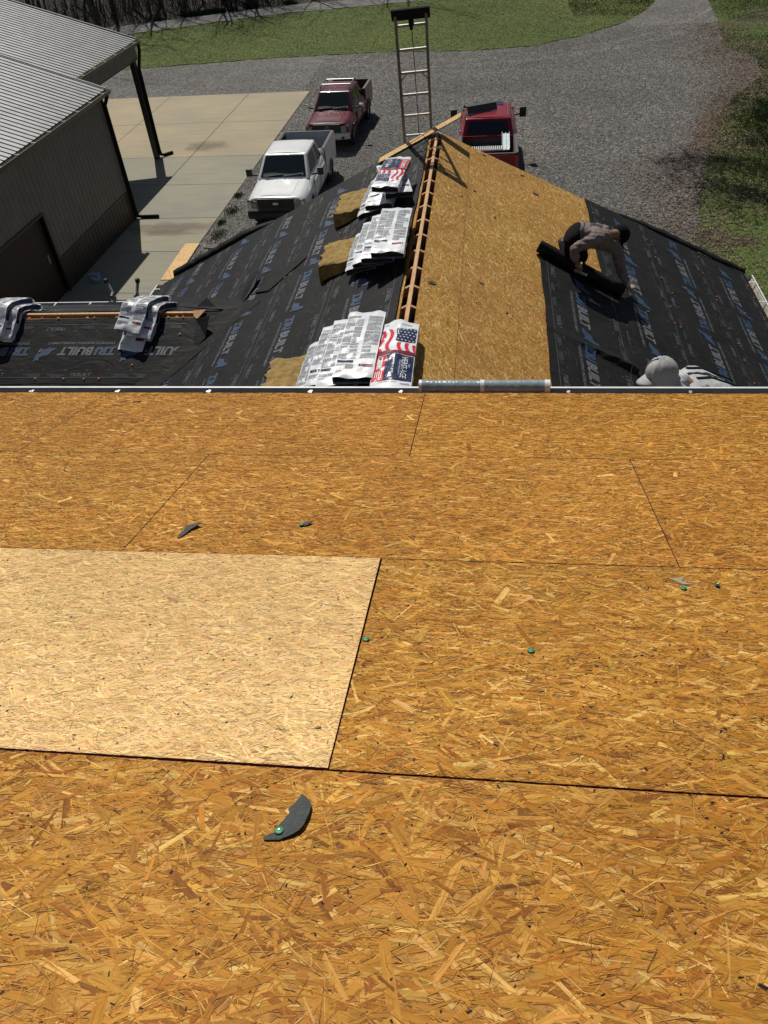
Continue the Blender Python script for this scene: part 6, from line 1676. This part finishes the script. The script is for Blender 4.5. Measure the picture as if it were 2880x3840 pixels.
def dome(mb, c, fwd, up, sd_, rx, ry, rz, lo=-.05, n=20, m_=10):
    def fn(u, v):
        a = u * 2 * math.pi; ph = math.pi / 2 - v * (math.pi / 2 - lo * 10 * .12)
        return c + (sd_ * math.cos(a) * rx + fwd * math.sin(a) * ry) * math.cos(ph) + up * math.sin(ph) * rz
    mb.grid(fn, n, m_)
def brim(mb, c, fwd, up, sd_, w=.085, L=.075, r=.098, drop=.02):
    mb.grid(lambda a, b_: c + fwd * (r * math.cos((a - .5) * 1.9) * .95 + b_ * L * math.cos((a - .5) * 2.2)) + sd_ * (r * math.sin((a - .5) * 1.9) + 0) - up * (drop * b_ + .012 * (2 * a - 1) ** 2), 12, 4)

def cap_dark(rt, hc, fwd, up, sd_):
    m_ = plain('black_cap', (.007, .007, .008), .9, spec=.1)
    mb = MB(); dome(mb, hc + up * .012, fwd, up, sd_, .108, .116, .112); mb.grid(lambda a, b_: hc + up * .012 + fwd * .0 + (sd_ * math.cos(a * 6.283) * .102 + fwd * math.sin(a * 6.283) * .109) - up * .03 * b_, 20, 1); cp = mb.build('cap', m_, rt, smooth=True)
    mb = MB(); brim(mb, hc - up * .01, fwd, up, sd_); o = mb.build('brim', m_, cp, smooth=True); md = o.modifiers.new('t', 'SOLIDIFY'); md.thickness = .004
    mb = MB(); mb.grid(lambda a, b_: hc - fwd * (.104 - .01 * b_) * math.cos((a - .5) * 2.8) + sd_ * .104 * math.sin((a - .5) * 2.8) + up * (.02 - .15 * b_ + .008 * math.sin(a * 40)), 24, 5); o = mb.build('hair', MAT['hair'], rt, smooth=True); md = o.modifiers.new('t', 'SOLIDIFY'); md.thickness = .014
def hood_grey(rt, hc, fwd, up, sd_):
    m_ = noisy('pale_grey_hood_cloth', (.34, .34, .345), (.42, .42, .425), 5, .7, bump=.25, bscale=14, bdist=.02)
    mb = MB(); 
    def fn(u, v):       # cloth from crown down to the shoulders, open at the face
        a = (u - .5) * 2 * math.pi * .80; 
        r1, r2 = .108, .118
        if v < .55:
            ph = math.pi / 2 * (1 - v / .55 * 1.02); k = math.cos(ph)
            p = hc + (sd_ * math.sin(a) * r1 - fwd * math.cos(a) * r2) * k + up * math.sin(ph) * .125
        else:
            t_ = (v - .55) / .45
            p = hc + (sd_ * math.sin(a) * (r1 - .010 * math.sin(t_ * 3.1) + .05 * t_) - fwd * (math.cos(a) * (r2 - .02 * math.sin(t_ * 3.1)) + .09 * t_ * t_)) - up * (.20 * t_)
        return p + up * .003 * math.sin(a * 9 + v * 14)
    mb.grid(fn, 36, 22); hd = mb.build('hood', m_, rt, smooth=True, fix=False); md = hd.modifiers.new('t', 'SOLIDIFY'); md.thickness = .006
    mb = MB(); dome(mb, hc + up * .016, fwd, up, sd_, .104, .115, .104, lo=-.02); mb.build('cap_crown', m_, rt, smooth=True)
    mb = MB(); brim(mb, hc + up * .012, fwd, up, sd_, L=.085, r=.112, drop=.03); o = mb.build('brim', m_, rt, smooth=True); md = o.modifiers.new('t', 'SOLIDIFY'); md.thickness = .005

MAT['shirt1'] = noisy('mauve_grey_shirt', (.15, .115, .107), (.215, .165, .152), 9, .95, bump=.3, bscale=50)
MAT['pants1'] = noisy('black_work_trousers', (.007, .007, .008), (.013, .013, .015), 20, .95, spec=.1)
gl = [1.15, 4.36, -1.19]
P1 = dict(ground=rsP(1.95, 4.75, 0), hip=(1.045, 4.33, -.685), neck=(1.46, 4.27, -.705), head=(1.585, 4.40, -.765),
          Rsh=(1.29, 4.08, -.665), Rel=(1.01, 3.94, -.715), Rwr=(1.075, 3.98, -.90), Rhd=(1.10, 3.99, -.98), Rhup=(-.9, -.3, .3), Rcurl=1.25,
          Lsh=(1.56, 4.28, -.88), Lel=(1.63, 4.22, -1.11), Lwr=(1.745, 4.31, -1.35), Lhd=(1.85, 4.36, -1.46), Lhup=(0, -.5, .85), Lcurl=.35,
          Rhp=(1.04, 4.25, -.74), Lhp=(1.07, 4.43, -.75), Rkn=(1.045, 4.47, -1.07), Lkn=(1.225, 4.62, -1.17), Ran=(.99, 4.88, -1.06), Rto=(.985, 4.99, -1.09), Lan=(1.15, 5.02, -1.13), Lto=(1.15, 5.12, -1.16))
man, J1, F1 = person('kneeling worker in mauve grey long sleeved shirt and black cap, bent over with a hammer', P1, (.55, -.35, -.75), (.75, .25, .55), MAT['shirt1'], MAT['pants1'], cap_dark)
# belt, trouser stripe, print on the back, long hair strand, watch
hipv, neckv = Vector(P1['hip']), Vector(P1['neck']); ax = (neckv - hipv).normalized(); upv = Vector((0, 0, 1)); upv = (upv - ax * upv.dot(ax)).normalized(); sv_ = ax.cross(upv)
mb = MB(); c_ = hipv.lerp(neckv, .22)
for k in range(24):
    a0, a1 = k / 24 * 6.283, (k + 1) / 24 * 6.283
    q_ = lambda a, e: c_ + ax * e + sv_ * math.cos(a) * .150 + upv * math.sin(a) * .128
    mb.add([q_(a0, -.013), q_(a1, -.013), q_(a1, .013), q_(a0, .013)], [(0, 1, 2, 3)])
mb.build('belt', plain('pale_blue_belt', (.06, .09, .13), .5), man, smooth=True)
# grey wing-like print on the shirt back: mapped onto the shirt surface by ray casting along -z
shirt_o = [o for o in man.children if o.name.startswith('shirt')][0]
def on_shirt(x, y, lift=.003):
    off = ORIG[shirt_o.name]; me = shirt_o.data
    from mathutils.bvhtree import BVHTree
    if not hasattr(on_shirt, 'b'): on_shirt.b = BVHTree.FromPolygons([v.co for v in me.vertices], [tuple(p.vertices) for p in me.polygons])
    h_ = on_shirt.b.ray_cast(Vector((x, y, 2)) - off, Vector((0, 0, -1)))
    return (h_[0] + off + h_[1] * lift) if h_[0] is not None else None
mb = MB()
for k in range(7):
    t0 = -.06 + k * .020; prev = None
    for i in range(9):
        x_ = 1.20 + .02 * k * .3 + i * .018; y_ = 4.29 + t0 + .028 * math.sin(i * .5 + k * .3)
        a, b_ = on_shirt(x_, y_), on_shirt(x_ + .004, y_ + .011)
        if a is None or b_ is None: prev = None; continue
        if prev: mb.add([prev[0], a, b_, prev[1]], [(0, 1, 2, 3)])
        prev = (a, b_)
if mb.f: mb.build('back_print', plain('grey_back_print', (.045, .05, .052), .8), man, fix=False)
# hammer in the right hand
d, u, s_ = F1['R']; hw = J1['Rpalm'] + d * .035 - u * .03
ham = thing('hammer', hw, 'wooden handled hammer held in the kneeling worker\'s right hand', 'hammer')
hd_ = Vector((1.135, 4.05, -1.06))
ax_ = (hd_ - hw).normalized()
mb = MB(); mb.tube([hw - ax_ * .10, hw, hd_], [.015, .014, .011], 10); mb.build('handle', noisy('ash_handle', (.36, .27, .17), (.5, .38, .25), 20, .5), ham, smooth=True)
cr_ = Vector((.93, -.1, -.36)); mb = MB(); mb.bar(hd_ - cr_ * .075, hd_ + cr_ * .065, .026, .03, up=ax_); mb.tube([hd_ + cr_ * .06, hd_ + cr_ * .085], .018, 10)
mb.build('head', MAT['steel'], ham, bevel=.003)
gl_ = MB(); dL, uL, sL = F1['L']
c_ = J1['Lpalm'] + dL * .02; gl_.sphere(c_ + uL * .012, 1, 12, 8, sc=(.05, .055, .022)); gl_.tube([J1['Lwr'] - dL * .03, J1['Lwr'] + dL * .03], [.036, .034], 12)
gl_.build('glove_back', noisy('pale_work_glove', (.30, .22, .17), (.42, .33, .27), 30, .8), man, smooth=True)

MAT['shirt2'] = noisy('pale_grey_hoodie', (.42, .44, .44), (.52, .53, .53), 6, .75, bump=.4, bscale=18, bdist=.02)
MAT['pants2'] = noisy('grey_trousers', (.10, .10, .11), (.15, .15, .16), 9, .8)
gz = lambda x, e=0.: ZR - abs(x - XR) * math.tan(TH) + .03 + e
P2 = dict(hooded=True, wr=.003, ground=(1.95, .62, gz(1.95)), hip=(1.98, .68, -.50), neck=(1.50, .50, -.24), head=(1.335, .41, -.10),
          Rsh=(1.60, .70, -.28), Rel=(1.50, .78, -.60), Rwr=(1.30, .70, -.78), Rhd=(1.22, .66, -.86), Rhup=(0, .3, .9),
          Lsh=(1.58, .34, -.32), Lel=(1.46, .30, -.64), Lwr=(1.26, .36, -.80), Lhd=(1.18, .38, -.88), Lhup=(0, -.3, .9),
          Rhp=(1.99, .78, -.58), Lhp=(1.99, .58, -.58), Rkn=(1.78, .80, -1.02), Lkn=(1.80, .50, -1.02), Ran=(2.02, .80, gz(2.02, .09)), Rto=(1.90, .80, gz(1.90, .04)), Lan=(2.04, .48, gz(2.04, .09)), Lto=(1.92, .48, gz(1.92, .04)))
man2, J2, F2 = person('worker in pale grey hood with a brim, bent down just beyond the gutter at right', P2, (-.95, -.22, -.22), (-.15, .10, .98), MAT['shirt2'], MAT['pants2'], hood_grey)
# dark safety straps over the shoulders
h2, n2 = Vector(P2['hip']), Vector(P2['neck'])
axd = (n2 - h2).normalized(); u2 = Vector((0, 0, 1)); u2 = (u2 - axd * u2.dot(axd)).normalized(); s2_ = axd.cross(u2)
for sg in (-1, 1):
    mb = MB(); pts_ = [h2.lerp(n2, .10) + u2 * .120 + s2_ * sg * .05, h2.lerp(n2, .40) + u2 * .128 + s2_ * sg * .06, h2.lerp(n2, .68) + u2 * .135 + s2_ * sg * .07, h2.lerp(n2, .90) + u2 * .098 + s2_ * sg * .075]
    for a, b_ in zip(pts_[:-1], pts_[1:]): mb.bar(a, b_, .028, .008, up=u2)
    mb.build('strap', MAT['pants1'], man2)
mb = MB(); mb.tube([Vector(P2['head']) - Vector((-.0, 0, .12)) + Vector((.02 * math.cos(i / 16 * 6.283) * 5, .1 * math.sin(i / 16 * 6.283), .0)) + Vector((.07, .04, .0)) for i in range(17)], .018, 6)
mb.build('collar_band', plain('brown_grey_collar', (.10, .09, .075), .7), man2, smooth=True)

# ================================================================== TREES
MAT['bark'] = noisy('grey_brown_bark', (.045, .036, .028), (.105, .085, .065), 6, .9, stretch=(1, 1, .25), bump=.6)
MAT['leaf'] = colmat('young_leaves')
def tree_mesh(seed, H=13, lean=(0, 0), r0=.16, levels=4, spread=.55, first=.28, nb=4, droop=0.0):
    g = random.Random(seed); trunk = MB(); crown = MB(); tips = []
    def limb(p, d, L, r, lev, mb):
        n = 5 if lev < 2 else 3; pts = [p]; rad = [r]; q_ = Vector(p); dd = Vector(d)
        for i in range(n):
            dd = (dd + Vector((g.gauss(0, .12), g.gauss(0, .12), g.gauss(.03 - droop * (lev > 1), .07)))).normalized()
            q_ = q_ + dd * L / n; pts.append(q_.copy()); rad.append(r * (1 - .62 * (i + 1) / n))
        mb.tube(pts, rad, 7 if lev == 0 else (5 if lev == 1 else 3), cap=False)
        if lev >= levels: tips.append((pts[-1], dd)); tips.append((pts[-2], dd)); return
        k = nb + (2 if lev == 0 else 0)
        for j in range(k):
            f = first + (1 - first) * (j + g.random()) / k if lev == 0 else .25 + .75 * (j + g.random()) / k
            x = f * n; i = min(int(x), n - 1); b_ = pts[i].lerp(pts[i + 1], x - i)
            an = g.uniform(0, 6.283); sdv = Vector((math.cos(an), math.sin(an), 0))
            nd = (dd * (1 - spread) + sdv * spread * 1.2 + Vector((0, 0, .15 - droop))).normalized()
            limb(b_, nd, L * g.uniform(.42, .62), max(.006, rad[i] * .52), lev + 1, crown)
    limb(Vector((0, 0, -.2)), Vector((g.gauss(0, .04) + lean[0], g.gauss(0, .04) + lean[1], 1)).normalized(), H, r0, 0, trunk)
    return trunk, crown, tips
protos = []
def add_tree(kind, x, y, rz, sc, label, group, leaf=False):
    trunk, crown, tips = kind['t']
    if 'o' not in kind:
        rt = bpy.data.objects.new(kind['name'], None); COL.objects.link(rt); ORIG[rt.name] = Vector((0, 0, 0))
        trunk.build('trunk', MAT['bark'], rt, smooth=True, fix=False); cr = crown.build('crown', MAT['bark'], rt, smooth=False, fix=False)
        if kind.get('leaf'):
            g = np.random.default_rng(5); T = np.array([tuple(p) for p, d in tips]); k = kind['leaf']
            C = np.repeat(T, k, 0) + g.normal(0, kind.get('ls', .16), (len(T) * k, 3)); n = len(C)
            a = g.normal(0, 1, (n, 3)); a /= np.linalg.norm(a, axis=1)[:, None]; b_ = np.cross(a, g.normal(0, 1, (n, 3))); b_ /= np.linalg.norm(b_, axis=1)[:, None]
            s = g.uniform(.03, .07, (n, 1)) * kind.get('lsz', 1); V = np.stack([C - a * s, C - b_ * s * .45, C + a * s, C + b_ * s * .45], 1)
            c = np.array([[.055, .085, .018]]) * g.uniform(.4, 1.6, (n, 1))
            quadmesh('leaves', V, MAT['leaf'], rt, col=c)
        kind['o'] = rt; o = rt
    else: o = copy_tree(kind['o'])
    o.location = (x, y, ZG); o.rotation_euler = (0, 0, rz); o.scale = (sc,) * 3
    tag(o, label, 'tree', group); return o
K = [dict(name='bare_tree', t=tree_mesh(31 + i, H=12 + i, r0=(.13, .17, .10, .15)[i], levels=3, nb=4, spread=.5, first=.18)) for i in range(4)]
g = random.Random(3); GTR = 'bare trees of the wood across the road'
TL = 'bare dark trunked tree in the thick wood across the road'
n_ = 0
def road_y(x):
    pts_ = [(-60, 50), (-34, 50.2), (-26.2, 54.6), (-15.7, 58.3), (-8.1, 60.2), (12, 64), (40, 66)]
    for (a, ya), (b_, yb) in zip(pts_[:-1], pts_[1:]):
        if a <= x <= b_: return ya + (yb - ya) * (x - a) / (b_ - a)
    return 66
for i in range(92):
    x = g.uniform(-46, -15.5) if i < 72 else g.uniform(-15, 14); back = abs(g.gauss(0, 7)) + .6
    if i >= 72: back += 2.5
    add_tree(K[i % 4], x, road_y(x) + back, g.uniform(0, 6.28), g.uniform(.75, 1.15) * (.5 if back < 3 else (.68 if back < 6 else 1)), TL, GTR)
add_tree(K[1], -26.2, 53.3, 1.0, 1.15, 'lone dark straight trunk in front of the wood, just past the far roof corner', None)
# undergrowth: thin saplings and brush as one mass
mb = MB(); g = random.Random(8)
for i in range(2000):
    x = g.uniform(-46, -14); y = road_y(x) + .6 + abs(g.gauss(0, 4)); h = g.uniform(.5, 3.2); p = Vector((x, y, ZG - .05)); d = Vector((g.gauss(0, .22), g.gauss(0, .22), 1))
    mb.tube([p, p + d * h * .5, p + d * h + Vector((g.gauss(0, .15), g.gauss(0, .15), 0))], [.018, .012, .004], 3, cap=False)
    for _ in range(3):
        q_ = p + d * h * g.uniform(.3, .9); mb.tube([q_, q_ + Vector((g.gauss(0, .4), g.gauss(0, .4), g.uniform(.1, .5)))], [.008, .003], 3, cap=False)
tag(mb.build('undergrowth', MAT['bark'], fix=False), 'thin bare saplings and brush between the trunks of the wood', 'brush', kind='stuff')
def reg_b(g, n):
    P = np.stack([g.uniform(-24, -13, n), np.zeros(n)], 1); P[:, 1] = np.array([road_y(x) for x in P[:, 0]]) + g.uniform(.1, 1.2, n); return P[np.abs(lowfreq(P, .8, 2)) > .8]
V, g2 = blades(9000, reg_b, 12, (.08, .30), .02, z=ZG - .03)
tag(quadmesh('roadside_ivy', V, MAT['blade'], col=np.array([[.03, .06, .014]]) * g2.uniform(.3, 1.4, (len(V), 1))), 'green ground ivy at the foot of the wood along the road', 'ivy', kind='stuff')
# objects by the road: a boxed post and a low green cabinet
pb = thing('roadside_post', (-18.35, 58.9, ZG), 'dark wooden double post stand by the road, cut by the top edge', 'post')
for dx in (-.16, .16):
    mb = MB(); mb.bar((-18.35 + dx, 58.9, ZG - .1), (-18.35 + dx, 58.9, ZG + 1.15), .13, .13); mb.build('post_leg', MAT['bark'], pb)
mb = MB(); mb.box((-18.35, 58.9, ZG + 1.35), (.95, .5, .42)); mb.build('post_box', MAT['gut_dark'], pb, bevel=.03)
cb = thing('utility_cabinet', (-17.3, 60.1, ZG), 'grey green utility cabinet by the road at the top edge', 'cabinet')
mb = MB(); mb.box((-17.3, 60.1, ZG + .62), (.75, .6, 1.28)); mb.build('cabinet_body', noisy('cabinet_green', (.035, .05, .05), (.055, .07, .07), 5, .5), cb, bevel=.03)
mb = MB(); mb.box((-17.3, 60.1, ZG + 1.29), (.82, .68, .06)); mb.build('cabinet_lid', MAT['gut_dark'], cb, bevel=.015)
# budding trees at the right of the yard, mostly outside the frame
KB = dict(name='budding_tree', t=tree_mesh(77, H=12.5, r0=.20, levels=4, nb=4, spread=.72, first=.14, droop=.10), leaf=5)
add_tree(KB, 16.3, 36.2, .6, 1.0, 'budding tree with small leaves whose twigs hang in at the top right corner', None)
add_tree(KB, 17.4, 54.5, 2.6, 1.0, 'budding tree beside the far end of the gravel drive at top right', None)
KC = dict(name='leafy_tree', t=tree_mesh(78, H=11.5, lean=(-.70, .05), r0=.24, levels=4, nb=4, spread=.8, first=.52, droop=.04), leaf=48, ls=.36, lsz=1.9)
add_tree(KC, 13.2, 31.2, 0, 1.0, 'leafy tree leaning over the yard from the right, shading the grass', None)
add_tree(KC, 12.0, 25.5, -.25, .8, 'leafy tree nearest the house at the right of the yard', None)
for i in range(8):
    add_tree(K[i % 4], 17 + 3.5 * (i % 3), 44 + 5.5 * i, i * 1.3, 1.0, 'bare tree in the row beyond the right side of the yard', 'bare trees right of the yard')
